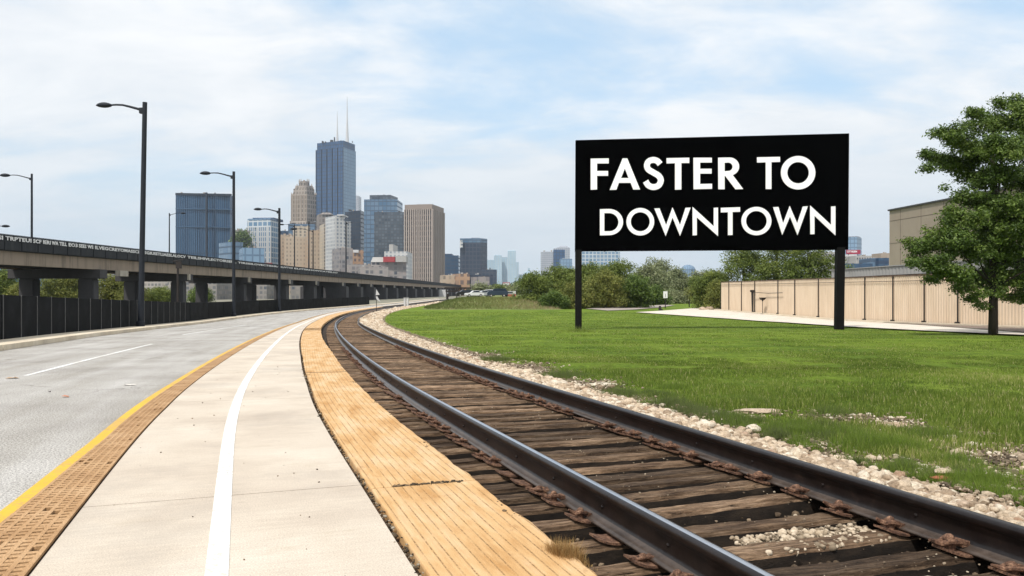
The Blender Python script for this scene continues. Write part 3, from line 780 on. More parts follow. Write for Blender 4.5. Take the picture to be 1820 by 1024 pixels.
# crumbs lying on the pavement, along the board joints and on the sleepers
q = []
for _ in range(70):
    s_ = random.uniform(3, 16); o_ = random.uniform(-2.7, -1.3); x, y = at(s_, o_); q.append((float(x), float(y), float(zg(y)) + .003))
for _ in range(420):
    s_ = J[0] + random.gauss(0, .012); o_ = random.uniform(-1.1, -.5); x, y = at(s_, o_)
    if mnoise.noise((o_ * 7, 0, 3)) > -.1: q.append((float(x), float(y), float(zg(y)) + .004))
for _ in range(500):
    s_ = random.uniform(3.5, 16); o_ = float(O_BR(s_)) - abs(random.gauss(0, .035)); x, y = at(s_, o_)
    if mnoise.noise((s_ * 1.9, 0, 7)) > .15: q.append((float(x), float(y), float(zg(y)) + .005))
scatter('loose_grit', np.array(q), RNG.lognormal(0, .45, len(q)) * .0045, 'dark crumbs and bits of dirt lying on the pavement and boards', 'grit', low=True,
        m=rand_mat('dark_grit', [(0, (.02, .015, .01)), (.6, (.10, .07, .04)), (1, (.28, .2, .12))], .9))
q = []
for _ in range(1500):
    s_ = 3 + 17 * random.random() ** 1.3; o_ = random.uniform(.1, 1.45); x, y = at(s_, o_)
    if mnoise.noise((float(x) * 2, float(y) * 2, 7)) > -.05: q.append((float(x), float(y), float(zg(y)) - .05))
scatter('sleeper_grit', np.array(q), np.minimum(RNG.lognormal(0, .4, len(q)) * .0045, .009), 'pale grit sprinkled over the sleepers', 'grit', low=True, smooth=False, m=rand_mat('tan_grit', [(0, (.08, .055, .035)), (.6, (.2, .15, .10)), (1, (.42, .35, .26))], .9))

# ---------------------------------------------------------------- lawn
def nz(x, y, f, o=0): return mnoise.noise((x * f, y * f, o))
patches = []
for (u, v, ru, rv, a) in ((1500, 742, 85, 8, 1), (1330, 738, 60, 7, .5), (1600, 754, 60, 9, 1), (1760, 812, 70, 12, 1), (1700, 790, 40, 7, .6), (1660, 846, 45, 10, .8), (1790, 850, 50, 12, .7),
                          (1075, 684, 40, 5, .7), (950, 655, 50, 6, .8), (870, 632, 35, 4, .7), (1150, 722, 50, 7, .6), (1440, 786, 40, 6, .7), (1740, 770, 30, 4, .6), (1560, 800, 30, 5, .5), (1760, 880, 70, 14, .9), (1700, 850, 60, 9, .9), (1620, 822, 40, 7, .8), (1800, 800, 60, 9, .9), (1240, 738, 40, 6, .6)):
    x, y = unp(u, v); x2, _ = unp(u + ru, v); _, y2 = unp(u, v - rv); patches.append((x, y, abs(x2 - x), max(abs(y2 - y) * 1.8, .28), a))
_pn = RNG.uniform(0, 100, 6)
def bare_at(x, y, off):
    b = np.zeros_like(x)
    for px, py, rx, ry, a in patches: b = np.maximum(b, a * np.exp(-(((x - px) / rx) ** 2 + ((y - py) / ry) ** 2) ** 1.2))
    return b
def _edge(x, y):
    """offset from the left rail, approximate"""
    s = np.interp(y, _cy, _S); xl = np.interp(y, _cy, _cx); return (x - xl) * np.interp(s, _S, _nx), s
def lawn():
    ys = [1.5]
    while ys[-1] < 210: ys.append(ys[-1] + .12 + .014 * ys[-1])
    ys = np.array(ys); nt_ = 170; t = np.linspace(0, 1, nt_) ** 2.2
    xl = np.interp(ys, _cy, _cx); s = np.interp(ys, _cy, _S); nx_ = np.interp(s, _S, _nx)
    x0 = xl + (O_G(s) - .10) / nx_
    X = x0[:, None] + t[None] * (170 - x0[:, None]); Y = np.repeat(ys[:, None], nt_, 1)
    off = (X - xl[:, None]) * nx_[:, None]
    Z = zg(Y) - .09 * (1 - ss(-.1, .35, off - O_G(s)[:, None]))
    for i in range(X.shape[0]):
        if ys[i] > 60: break
        for j in range(nt_):
            Z[i, j] += .035 * nz(X[i, j], Y[i, j], .5) + .02 * nz(X[i, j], Y[i, j], 1.7)
    # low bank with parked cars on top, and a dip under paths is left alone
    V = np.stack([X, Y, Z], -1).reshape(-1, 3); idx = np.arange(len(V)).reshape(X.shape)
    f = np.stack([idx[:-1, :-1], idx[:-1, 1:], idx[1:, 1:], idx[1:, :-1]], -1).reshape(-1, 4)
    me = np_mesh('lawn', V, f, 4, smooth=True)
    at_ = me.attributes.new('bare', 'FLOAT', 'POINT')
    b = bare_at(X, Y, off); b = np.maximum(b, 1 - ss(.05, .5, off - O_G(s)[:, None]) * 1.0)
    at_.data.foreach_set('value', b.ravel().astype(np.float32))
    tag(link('lawn', me, M['lawn']), kind='structure')
lawn()

def blades(name, n, ymin, ymax, pw, h, w, label, m, keep=None, xr=None, dens=None, lean=.5):
    y = ymin + (ymax - ymin) * RNG.uniform(0, 1, n) ** pw
    xl = np.interp(y, _cy, _cx); s = np.interp(y, _cy, _S)
    e = xl + (O_G(s) + .05) / np.interp(s, _S, _nx)
    xr_ = y * .68 + 1.0
    x = e + (xr_ - e) * RNG.uniform(0, 1, n)
    ok = xr_ > e; x, y = x[ok], y[ok]; off = (x - np.interp(y, _cy, _cx)); s = np.interp(y, _cy, _S)
    b = bare_at(x, y, off)
    cl = np.array([nz(a, c, 1.3, 5) + .6 * nz(a, c, 3.7, 8) for a, c in zip(x, y)])
    edge = ss(.0, .45, off * np.interp(s, _S, _nx) - O_G(s))
    near = 1 - ss(9, 16, y)
    keep_ = RNG.uniform(0, 1, len(x)) > np.clip(b * 1.3 - cl * .35, 0, 1) + (1 - edge) * .75 - cl * .25 * near - .12
    x, y, cl, edge = x[keep_], y[keep_], cl[keep_], edge[keep_]; n = len(x)
    cl2 = np.array([nz(a, c, .45, 11) for a, c in zip(x, y)])
    hh = h * RNG.uniform(.45, 1.2, n) * (1 + np.clip(cl, -.5, 1) * .9) * (1 + .02 * y) * (.55 + .9 * np.exp(-((y - 6) / 7) ** 2))
    ww = w * RNG.uniform(.7, 1.3, n) * (1 + .07 * y)
    a = RNG.uniform(0, 6.28, n); dx, dy = np.cos(a), np.sin(a); la = RNG.uniform(0, 6.28, n); le = hh * RNG.uniform(.05, lean, n)
    z = zg(y) - .012 - .05 * (1 - edge)
    p0 = np.stack([x - dx * ww, y - dy * ww, z], 1); p1_ = np.stack([x + dx * ww, y + dy * ww, z], 1)
    mx_, my_ = x + np.cos(la) * le * .35, y + np.sin(la) * le * .35
    p2 = np.stack([mx_ + dx * ww * .7, my_ + dy * ww * .7, z + hh * .6], 1); p3_ = np.stack([mx_ - dx * ww * .7, my_ - dy * ww * .7, z + hh * .6], 1)
    tip = np.stack([x + np.cos(la) * le, y + np.sin(la) * le, z + hh], 1)
    V = np.stack([p0, p1_, p2, p3_, tip], 1).reshape(-1, 3); b5 = np.arange(n)[:, None] * 5
    f = np.concatenate([b5 + np.array([0, 1, 2]), b5 + np.array([0, 2, 3]), b5 + np.array([3, 2, 4])])
    rv = np.clip(.42 + .22 * RNG.normal(0, 1, n) + .45 * cl2 + (1 - edge) * .2, 0, .97); rv = np.where(RNG.uniform(0, 1, n) < .035, 1, rv)
    uv = np.tile(np.repeat(rv, 3), 3); uv = np.stack([uv, np.zeros_like(uv)], 1)
    tag(link(name, np_mesh(name, V, f, 3, uv), m), label, 'grass', kind='stuff')
q = []
for _ in range(9000):
    u_ = random.random(); s_ = 3.5 + 26 * u_ ** 1.4; o_ = float(O_G(s_)) + random.uniform(-.1, 1.0) ** 2 * .75 + random.gauss(0, .05); x, y = at(s_, o_)
    if random.random() < .55 - (o_ - float(O_G(s_))) * .6: q.append((float(x), float(y), float(zg(y)) - .035 + .03 * min(1, max(0, (o_ - float(O_G(s_))) / .3))))
for px, py, rx, ry, a in patches:
    for _ in range(int(260 * a)):
        x, y = px + random.gauss(0, .55) * rx, py + random.gauss(0, .55) * ry; q.append((x, y, float(zg(y)) + .01 + .035 * nz(x, y, .5) + .02 * nz(x, y, 1.7)))
scatter('verge_pebbles', np.array(q), RNG.lognormal(0, .5, len(q)) * .011, 'small pebbles and soil crumbs strewn along the bare edge of the verge', 'pebbles', low=True, smooth=False,
        m=rand_mat('verge_pebble', [(0, (.06, .045, .03)), (.45, (.2, .15, .10)), (.8, (.42, .34, .25)), (1, (.62, .55, .45))], .9, noise_amt=.5))
def clumps():
    V, U = [], []; r = np.random.default_rng(12)
    sp_ = [(1190, 722, .26, .13, .25), (1225, 735, .3, .12, .2), (1260, 742, .25, .1, .3), (1545, 795, .3, .15, .55), (1500, 775, .25, .12, .5), (1600, 800, .25, .13, .6), (1440, 770, .2, .1, .5), (1760, 860, .22, .12, .6), (1700, 825, .2, .1, .55), (1300, 745, .2, .1, .4), (1380, 765, .2, .09, .45), (880, 640, .4, .12, .3), (1000, 668, .4, .1, .3), (1100, 700, .3, .1, .3), (1650, 775, .3, .1, .5), (1480, 735, .25, .1, .4), (1790, 900, .2, .1, .6), (1330, 715, .3, .1, .5)]
    for u, v, sprd, h, tone in sp_ + [(r.uniform(1150, 1810), None, r.uniform(.08, .25), r.uniform(.05, .1), r.uniform(.2, .7)) for _ in range(70)]:
        if v is None: v = 700 + (u - 1150) * .27 + r.uniform(-25, 60)
        cx_, cy_ = unp(u, v); n = int(1500 * sprd / .25)
        x = cx_ + r.normal(0, sprd * .6, n); y = cy_ + r.normal(0, sprd * .45, n); e = np.exp(-(((x - cx_) / sprd) ** 2 + ((y - cy_) / sprd) ** 2))
        ok = (x - np.interp(y, _cy, _cx)) * .95 > 2.35; x, y, e = x[ok], y[ok], e[ok]; n = len(x)
        hh = h * (.35 + .8 * e) * r.uniform(.5, 1.2, n); a = r.uniform(0, 6.28, n); w = .0019; l = hh * r.uniform(.1, .7, n); z = zg(y) - .01
        V.append(np.stack([np.stack([x - w * np.cos(a), y - w * np.sin(a), z], 1), np.stack([x + w * np.cos(a), y + w * np.sin(a), z], 1), np.stack([x + l * np.cos(a * 3), y + l * np.sin(a * 3), z + hh], 1)], 1).reshape(-1, 3))
        U.append(np.repeat(np.clip(tone + .15 * r.normal(0, 1, n), 0, 1), 3))
    V = np.concatenate(V); U = np.concatenate(U); n = len(V) // 3
    tag(link('verge_weeds', np_mesh('verge_weeds', V, np.arange(3 * n).reshape(n, 3), 3, np.stack([U, U * 0], 1)), rand_mat('verge_weed_blades', [(0, (.09, .11, .045)), (.3, (.13, .16, .05)), (.6, (.13, .21, .02)), (1, (.25, .32, .05))], .75, .3)), 'tufts and clumps of taller weeds scattered over the verge', 'weeds', kind='stuff')
clumps()
blades('verge_grass', 190000, 3.6, 17, 1.35, .042, .0021, 'rough tufted grass on the verge beside the stones', M['blade'])
blades('lawn_grass', 260000, 14, 95, 2.3, .040, .0030, 'short mown grass blades of the wide green lawn', M['blade'])

# ---------------------------------------------------------------- paths on the right
def sheet(name, poly, z, m, kind='structure', thick=.05):
    me = bpy.data.meshes.new(name); import bmesh
    bm = bmesh.new(); vs = [bm.verts.new((x, y, 0)) for x, y in poly]; f = bm.faces.new(vs)
    if f.normal.z < 0: f.normal_flip()
    bmesh.ops.triangulate(bm, faces=[f])
    for _ in range(4):
        es = [e for e in bm.edges if e.calc_length() > 3.5]
        if es: bmesh.ops.subdivide_edges(bm, edges=es, cuts=1); bmesh.ops.triangulate(bm, faces=bm.faces[:])
    for v in bm.verts: v.co.z = float(zg(v.co.y)) + z
    bmesh.ops.recalc_face_normals(bm, faces=bm.faces[:])
    bm.to_mesh(me); bm.free(); box_uv(me)
    o = link(name, me, m); tag(o, kind=kind); return o
def UP(*l): return [unp(u, v) for u, v in l]
sheet('path', UP((1130, 556), (1180, 553), (1235, 548.5), (1262, 547), (1284, 551.5), (1340, 556), (1500, 569), (1640, 580), (1810, 593.5), (1850, 600), (1765, 596), (1640, 590), (1497, 582), (1400, 575), (1300, 568), (1200, 561)), .075, M['path'])
sheet('car_park', UP((1038, 549), (1100, 546), (1180, 542.5), (1200, 543), (1175, 547), (1130, 551), (1080, 553)), .07, mat('grey_tarmac', [(.28, .24, .21), (.36, .31, .27)], .3, .9, .2, .01, 3))
sheet('gravel_strip', UP((1284, 551.6), (1340, 556.2), (1500, 569.2), (1640, 580.2), (1810, 593.7), (1870, 599), (1870, 590), (1700, 578), (1500, 563), (1283, 549)), .10, mat('brown_gravel', [(.1, .075, .06), (.3, .23, .18)], 2, .95, .7, .03, 12, speck=.5))

# ---------------------------------------------------------------- billboard
BX0, BD = unp(1028, 586); _, _ = 0, 0
def bp(u, v): return ((u - 910) * BD / F, zv(v, BD))
bl = thing('billboard', 'large black roadside billboard with white capital letters on two posts', 'billboard', (xu(1265, BD), BD, float(zg(BD))))
def slab_uv(poly, y0, y1):
    mb = MB(); n = len(poly); pts = [bp(u, v) for u, v in poly]
    vs = [(x, y0, z) for x, z in pts] + [(x, y1, z) for x, z in pts]
    mb.add(vs, [tuple(range(n)), tuple(range(n, 2 * n))[::-1]] + [(i + n, (i + 1) % n + n, (i + 1) % n, i) for i in range(n)]); return mb
P(slab_uv([(1022, 447), (1506, 444), (1507.5, 238), (1023, 250)], BD - .12, BD + .12), 'panel', M['sign_black'], bl)
def zc(x, y): return (1000 + x / 2.559, 220 + y / 2.559)
for (u0, u1, vt, vb, ub) in ((1022.5, 1033.5, 444, 588, 0), (1486, 1500, 440, 587.5, -2)):
    gz = float(zg(BD)) - .3
    x0, z0 = bp(u0, vt); x1, _ = bp(u1, vt); xb0 = bp(u0 + ub, vt)[0]; xb1 = bp(u1 + ub, vt)[0]
    mb = MB(); mb.add([(xb0, BD - .16, gz), (xb1, BD - .16, gz), (xb1, BD + .16, gz), (xb0, BD + .16, gz), (x0, BD - .16, z0), (x1, BD - .16, z0), (x1, BD + .16, z0), (x0, BD + .16, z0)],
           [(3, 2, 1, 0), (4, 5, 6, 7), (0, 1, 5, 4), (1, 2, 6, 5), (2, 3, 7, 6), (3, 0, 4, 7)])
    P(mb, 'post', M['post_black'], bl)
def arc(cx, cy, rx, ry, a0, a1, n=20): return [(cx + rx * math.cos(rad(a0 + (a1 - a0) * i / n)), cy + ry * math.sin(rad(a0 + (a1 - a0) * i / n))) for i in range(n + 1)]
def catmull(p, n=8):
    o = []; q = [p[0]] + p + [p[-1]]
    for i in range(1, len(q) - 2):
        for k in range(n):
            t = k / n; o.append(tuple(.5 * (2 * q[i][d] + (q[i + 1][d] - q[i - 1][d]) * t + (2 * q[i - 1][d] - 5 * q[i][d] + 4 * q[i + 1][d] - q[i + 2][d]) * t * t + (3 * q[i][d] - q[i - 1][d] - 3 * q[i + 1][d] + q[i + 2][d]) * t ** 3) for d in (0, 1)))
    return o + [p[-1]]
def stroke(p, w):
    L, R_ = [], []
    for i in range(len(p)):
        a, b = p[max(i - 1, 0)], p[min(i + 1, len(p) - 1)]; dx, dy = b[0] - a[0], b[1] - a[1]; l = math.hypot(dx, dy)
        L.append((p[i][0] - dy / l * w / 2, p[i][1] + dx / l * w / 2)); R_.append((p[i][0] + dy / l * w / 2, p[i][1] - dx / l * w / 2))
    return L + R_[::-1]
glyphs = [
 ('F', [[(126, 161), (208, 160), (208, 183), (155, 183), (155, 217), (205, 217), (205, 239), (155, 239), (155, 301), (126, 302)]]),
 ('A', [[(212, 303), (271, 160), (292, 160), (350, 301), (319, 301), (307, 271), (254, 271), (243, 302)], [(264, 249), (298, 249), (281, 206)]]),
 ('S', [stroke(catmull([(441, 186), (428, 172), (409, 167), (389, 174), (381, 192), (388, 210), (410, 224), (434, 239), (444, 259), (434, 282), (410, 290), (388, 282), (375, 263)]), 27)]),
 ('T', [[(470, 159), (573, 157), (573, 181), (537, 181), (537, 301), (508, 302), (508, 182), (470, 183)]]),
 ('E', [[(592, 157), (675, 157), (675, 179), (622, 179), (622, 207), (674, 207), (674, 229), (622, 229), (622, 276), (676, 275), (676, 298), (592, 300)]]),
 ('R', [[(704, 157), (752, 156)] + arc(755, 197, 44, 41, -88, 50, 16) + [(770, 236), (817, 299), (782, 300), (736, 240), (733, 240), (733, 300), (704, 300)], [(733, 180), (750, 179)] + arc(750, 198, 19, 19, -80, 80, 10) + [(733, 218)]]),
 ('T', [[(880, 155), (984, 153), (984, 176), (945, 177), (945, 299), (919, 299), (919, 178), (880, 179)]]),
 ('O', [arc(1066, 225, 78, 76, 0, 352, 44), arc(1066, 225, 49, 48, 0, 350, 36)]),
 ('D', [[(168, 390), (208, 389)] + arc(210, 448.5, 63, 59.5, -88, 88, 24) + [(168, 509)], [(188, 408), (208, 408)] + arc(210, 449, 42, 41, -86, 86, 20) + [(188, 490)]]),
 ('O', [arc(351, 447, 63, 62.5, 0, 352, 44), arc(351, 447, 43, 43, 0, 350, 36)]),
 ('W', [[(415, 387), (438, 386), (468, 462), (497, 382), (531, 462), (556, 384), (579, 383), (531, 511), (497, 428), (466, 512)]]),
 ('N', [[(588, 380), (684, 468), (684, 384), (703, 383), (703, 512), (607, 427), (607, 508), (588, 509)]]),
 ('T', [[(716, 384), (803, 381), (803, 402), (769, 403), (769, 507), (748, 508), (748, 404), (716, 405)]]),
 ('O', [arc(877, 444, 68, 64.5, 0, 352, 44), arc(877, 444, 47, 45.5, 0, 350, 36)]),
 ('W', [[(953, 381), (977, 380), (998, 455), (1028, 376), (1062, 455), (1088, 378), (1110, 377), (1063, 508), (1029, 424), (994, 507)]]),
 ('N', [[(1121, 374), (1216, 462), (1216, 378), (1235, 377), (1235, 509), (1140, 420), (1140, 503), (1121, 504)]])]
def filled(name, loops, y0, ext, m, root):
    cu = bpy.data.curves.new(name, 'CURVE'); cu.dimensions = '2D'; cu.fill_mode = 'BOTH'; cu.extrude = ext
    for lp in loops:
        sp = cu.splines.new('POLY'); sp.points.add(len(lp) - 1); sp.use_cyclic_u = True
        for i, (x, y) in enumerate(lp): sp.points[i].co = (x, y, 0, 1)
    ob = bpy.data.objects.new('tmp', cu); COL.objects.link(ob)
    dg = bpy.context.evaluated_depsgraph_get(); me = bpy.data.meshes.new_from_object(ob.evaluated_get(dg)); bpy.data.objects.remove(ob); bpy.data.curves.remove(cu)
    for v in me.vertices: x, y, z = v.co; v.co = (x, y0 + z, y)
    me.name = name; o = link(name, me, m, root); rl = world_loc(root)
    for v in me.vertices: v.co -= Vector(rl)
    me.materials.clear(); me.materials.append(m)
    return o
for ch, loops in glyphs:
    filled('letter', [[bp(*zc(x, y)) for x, y in lp] for lp in loops], BD - .145, .02, M['sign_white'], bl)

# ---------------------------------------------------------------- black fence on the left
fence = thing('panel_fence', 'low black steel panel fence behind the far kerb of the road', 'fence', (*map(float, at(20, -9.8)), float(zg(20))))
O_F = lambda s: O_K(s) - 1.28
s = 4.0; i = 0
fs_ = []
while s < 150: fs_.append(s); s += 1.72 if s < 70 else 3.4
for a, b in zip(fs_[:-1], fs_[1:]):
    mb = MB(); d = random.uniform(-.012, .012)
    pts = []
    for q, oo in ((a + .03, 0), (b - .03, 0)):
        x, y = at(q, O_F(q) + d); x2, y2 = at(q, O_F(q) + d - .05); pts.append((float(x), float(y), float(x2), float(y2)))
    (x, y, x2, y2), (X, Y, X2, Y2) = pts
    z0, z1_, Z0, Z1 = float(zg(y)) - .3, float(zg(y)) + 1.50, float(zg(Y)) - .3, float(zg(Y)) + 1.50
    mb.add([(x, y, z0), (X, Y, Z0), (X2, Y2, Z0), (x2, y2, z0), (x, y, z1_), (X, Y, Z1), (X2, Y2, Z1), (x2, y2, z1_)],
           [(3, 2, 1, 0), (4, 5, 6, 7), (0, 1, 5, 4), (1, 2, 6, 5), (2, 3, 7, 6), (3, 0, 4, 7)])
    P(mb, 'panel', M['black_steel'], fence)
    if a < 62:
        px, py = at(a, O_F(a) + .01); mb = MB(); mb.box(float(px), float(py), float(zg(py)) + .60, .022, .03, 1.82, heading(a)); P(mb, 'post', M['fence_trim'] if i % 1 == 0 else M['black_steel'], fence)
    i += 1

# ---------------------------------------------------------------- street lamps
def street_lamp(u, vtop, y, zbase, armpx, label, rise=1.0, lean=0, r0=.11, head=1.0, group='street lamps along the road'):
    x = xu(u, y); ztop = zv(vtop, y); t = thing('street_lamp', label, 'street lamp', (x, y, zbase), group=group)
    h = ztop - zbase; sc = h / 13.0; a = armpx / F * y; sg = -1 if a > 0 else 1; a = abs(a)
    P(MB().tube([(x - lean, y, zbase), (x - lean, y, zbase + .25), (x - lean * .9, y, zbase + .3), (x, y, ztop)], [r0 * 1.5, r0 * 1.5, r0, r0 * .8], 14), 'pole', M['lamp_paint'], t, smooth=False)
    pts = [(0, -.035), (.18, .0), (.42, .055), (.62, .095), (.8, .1), (1, .09)]
    z0 = ztop - .03 * h + .0
    arm = [(x + sg * p[0] * (a * .84), y, z0 + p[1] * a * rise) for p in pts]
    P(MB().tube(arm, [r0 * .5, r0 * .45, r0 * .4, r0 * .36, r0 * .34, r0 * .34], 8), 'arm', M['lamp_paint'], t, smooth=True)
    P(MB().box(x + sg * r0, y, z0 - .04 * a, r0 * 1.6, r0 * 1.5, r0 * 2.0), 'bracket', M['lamp_paint'], t, bevel=.01)
    ex, _, ez = arm[-1]; L = a * .34 * head
    mb = MB(); n = 9; ring = []
    for i in range(n):                     # cobra head lofted along its length
        q = i / (n - 1); xx = ex + sg * (q - .12) * L; w = L * .27 * math.sin(math.pi * min(1, .12 + q * .86)) ** .6; hh_ = w * .8
        for k in range(10):
            tt = 2 * math.pi * k / 10; ring.append((xx, y + w * math.cos(tt), ez + hh_ * math.sin(tt) * (1 if math.sin(tt) > 0 else .7) - .02 * L))
    fs = [(i * 10 + k, i * 10 + (k + 1) % 10, i * 10 + 10 + (k + 1) % 10, i * 10 + 10 + k) for i in range(n - 1) for k in range(10)]
    fs += [tuple(range(10))[::-1], tuple((n - 1) * 10 + k for k in range(10))]
    mb.add(ring, fs); hd = P(mb, 'lamp_head', M['lamp_paint'], t, smooth=True)
    mb = MB().ell(ex + sg * L * .5, y, ez - L * .10, L * .24, L * .13, L * .05); P(mb, 'lens', M['lamp_glass'], hd, smooth=True)
    return t
def kerb_pt(u):
    """point on the far kerb seen in column u"""
    best = None
    for s in np.arange(10, 130, .1):
        x, y = at(s, O_K(s) - .9)
        e = abs(910 + x / y * F - u)
        if best is None or e < best[0]: best = (e, float(x), float(y))
    return best[2]
y1 = kerb_pt(249); street_lamp(257.5, 182, y1, float(zg(y1)) + .12, 76, 'tallest dark street lamp, nearest, standing on the kerb before the black fence', lean=8 / F * y1, r0=.15)
y2 = kerb_pt(415); street_lamp(415.5, 305, y2, float(zg(y2)) + .12, 53, 'dark street lamp second nearest, right of the ribbed blue building', r0=.15)
y3 = kerb_pt(497); street_lamp(496.5, 370, y3, float(zg(y3)), 40, 'dark street lamp third along the kerb, in front of the pale blue grid tower', r0=.16)

# ---------------------------------------------------------------- viaduct
def vx(y, d=0): return -58.5 + .02 * y - d
VT = zv(430.5, 90)     # deck line
via = thing('viaduct', 'long raised concrete road viaduct on grey piers running towards the city', 'viaduct', (vx(100), 100, float(zg(100))))
def vbox(y0, y1, d0, d1, z0, z1):
    mb = MB(); mb.add([(vx(y0, d0), y0, z0), (vx(y1, d0), y1, z0), (vx(y1, d1), y1, z0), (vx(y0, d1), y0, z0), (vx(y0, d0), y0, z1), (vx(y1, d0), y1, z1), (vx(y1, d1), y1, z1), (vx(y0, d1), y0, z1)],
        [(0, 1, 2, 3), (7, 6, 5, 4), (4, 5, 1, 0), (5, 6, 2, 1), (6, 7, 3, 2), (7, 4, 0, 3)]); return mb
zt = zv(418.7, 90); zr = zv(430.5, 90); zd = zv(447, 90); zb = zv(471, 90)
Y0, Y1 = 40, 860
P(vbox(Y0, Y1, .25, 12.2, zd + .003, zr), 'deck', M['parapet'], via)
mb = MB()
for a in np.arange(Y0, Y1, 3.0): mb.box(vx(a + 1.5, .08), a + 1.5, (zr + zd) / 2 + .05, .30, 2.94, (zr - zd) * .9)
P(mb, 'parapet', M['parapet'], via)
P(vbox(Y0, Y1, .45, .95, zb, zd), 'beam', M['beam'], via)
P(vbox(Y0, Y1, 11.2, 11.7, zb, zd), 'beam', M['beam'], via)
for d in (3.5, 6.2, 8.9): P(vbox(Y0, Y1, d, d + .5, zb + .1, zd), 'beam', M['pier'], via)
mb = MB()
for z in (zt, zr + .06):
    mb.box(vx((Y0 + Y1) / 2, -.05), (Y0 + Y1) / 2, z, .06, Y1 - Y0, .07, -.02)
for a in np.arange(Y0, 400, 1.5): mb.box(vx(a, -.05), a, (zt + zr) / 2, .04, .05, zt - zr - .06)
P(mb, 'railing', M['parapet'], via)
mb = MB(); mb.add([(vx(Y0, .02), Y0, zr), (vx(Y1, .02), Y1, zr), (vx(Y1, .02), Y1, zt - .04), (vx(Y0, .02), Y0, zt - .04), (vx(Y0, .05), Y0, zr), (vx(Y1, .05), Y1, zr), (vx(Y1, .05), Y1, zt - .04), (vx(Y0, .05), Y0, zt - .04)],
       [(0, 1, 2, 3), (7, 6, 5, 4), (3, 2, 6, 7)]); P(mb, 'mesh_screen', M['parapet'], via)
# white lettering along the railing
def text_on(name, txt, width, height, fn, m, root):
    cu = bpy.data.curves.new(name, 'FONT'); cu.body = txt; cu.size = 1; cu.extrude = .02; cu.offset = .035; cu.resolution_u = 2; cu.space_character = 1.05
    ob = bpy.data.objects.new('t', cu); COL.objects.link(ob); dg = bpy.context.evaluated_depsgraph_get()
    me = bpy.data.meshes.new_from_object(ob.evaluated_get(dg)); bpy.data.objects.remove(ob); bpy.data.curves.remove(cu)
    xs = [v.co.x for v in me.vertices]; ys = [v.co.y for v in me.vertices]; x0, x1, y0_, y1_ = min(xs), max(xs), min(ys), max(ys)
    rl = Vector(world_loc(root)) if root else Vector()
    for v in me.vertices: v.co = Vector(fn((v.co.x - x0) / (x1 - x0) * width, (v.co.y - y0_) / (y1_ - y0_) * height, v.co.z)) - rl
    o = link(name, me, m, root); me.materials.clear(); me.materials.append(m); return o
M['letter'] = mat('rail_lettering_white', [(.7, .7, .7), (.8, .8, .8)], 1, .7, 0)
def vfn(a0): return lambda a, b, c: (vx(a0 + a, -.10) + c * .5, a0 + a, zr + .10 + b)
hgt = (zt - zr) * .62
y_of_u = lambda u: 58.4 / ((910 - u) / F + .02)
for (u0, u1, txt) in ((-30, 56, 'WRISI TRPTEUI'), (59, 90, 'SCF IERI'), (92, 119, 'WA TELL'), (122, 138, 'EO3'), (140, 166, 'SEES WS'), (169, 247, 'ILVEGCREYOMASSCI'), (250, 330, 'MSGIUISTLIAESLALOCV'), (333, 420, 'TEILSHIVLECTOIRSEIEL')):
    a, b = y_of_u(u0), y_of_u(u1); text_on('lettering', txt, b - a, hgt, vfn(a), M['letter'], via)
for (u0, u1, txt) in ((423, 520, 'TIRSEILOVECTISHRAELIVTOI'), (523, 600, 'ELITSRHOIVCATEILSO')):
    a, b = y_of_u(u0), y_of_u(u1); text_on('lettering', txt, b - a, hgt * .8, vfn(a), M['letter'], via)
# piers
pys = [y_of_u(183 if i == 0 else u) for i, u in enumerate((183, 338, 444, 517, 564))] + [250, 272, 295, 320, 346, 374, 404, 436, 470, 506, 545, 590, 640, 700, 770]
pys = [58, 84] + pys
for i, a in enumerate(pys):
    gz = -1.6; w = 2.1 + max(0, a - 180) * .02 if a < 240 else 6.4
    dep = 1.6 if i < 5 else 3.0 + max(0, a - 200) * .02
    P(MB().box(vx(a, 6.1), a, zb - .62, 12.6, dep + .4, 1.25, .0), 'pier_cap', M['pier'], via, bevel=.05)
    for d in (1.9, 10.0):
        P(MB().box(vx(a, d), a, (gz + zb - 1.25) / 2, w, dep, zb - 1.25 - gz), 'column', M['pier'], via, bevel=.12)
    if i > 2:
        P(MB().box(vx(a, -.25), a - dep / 2 - .1, zb - .5, .35, .5, 1.0), 'corbel', M['pier_light'], via)
    elif i == 2:
        P(MB().box(vx(a + 7, -.1), a + 5, zb - .42, .7, 2.4, .8), 'corbel', M['pier_light'], via)
# lamps on the viaduct
def vlamp(u, vtop, d, arm, label, y=None, zb_=None, r0=.11, **k):
    y = y or (58.5 + d) / ((910 - u) / F + .02)
    return street_lamp(u, vtop, y, zr if zb_ is None else zb_, arm, label, r0=r0, group='lamps on and behind the viaduct', **k)
vlamp(56.5, 309, 12.8, 50, 'lone tall lamp standing left behind the viaduct', zb_=-1.1, r0=.17)
vlamp(301, 379, 3, -26, 'lamp on the viaduct beside the ribbed blue building, arm to the right', r0=.11)
vlamp(523.5, 399, 3, 24, 'viaduct lamp in front of the stepped stone tower, left one of the close pair', r0=.16)
vlamp(556.5, 408, 3, 36, 'viaduct lamp in front of the tan blocks, right one of the close pair', r0=.18)
vlamp(615, 394, 3, -10, 'viaduct lamp before the white slab tower', r0=.24)
vlamp(-28, 405, 2, -40, 'lamp at the left edge of view, only its head showing above the viaduct')
t = thing('mast', 'plain grey mast on the viaduct between the paired lamps', 'mast', (xu(549, 212), 212, zr)); P(MB().tube([(xu(549, 212), 212, zr), (xu(549, 212), 212, zv(394, 212))], [.2, .15], 8), 'pole', M['lamp_paint'], t); P(MB().box(xu(549, 212), 212, zv(394, 212) + .2, .5, .5, .4), 'cap', M['fence_trim'], t)
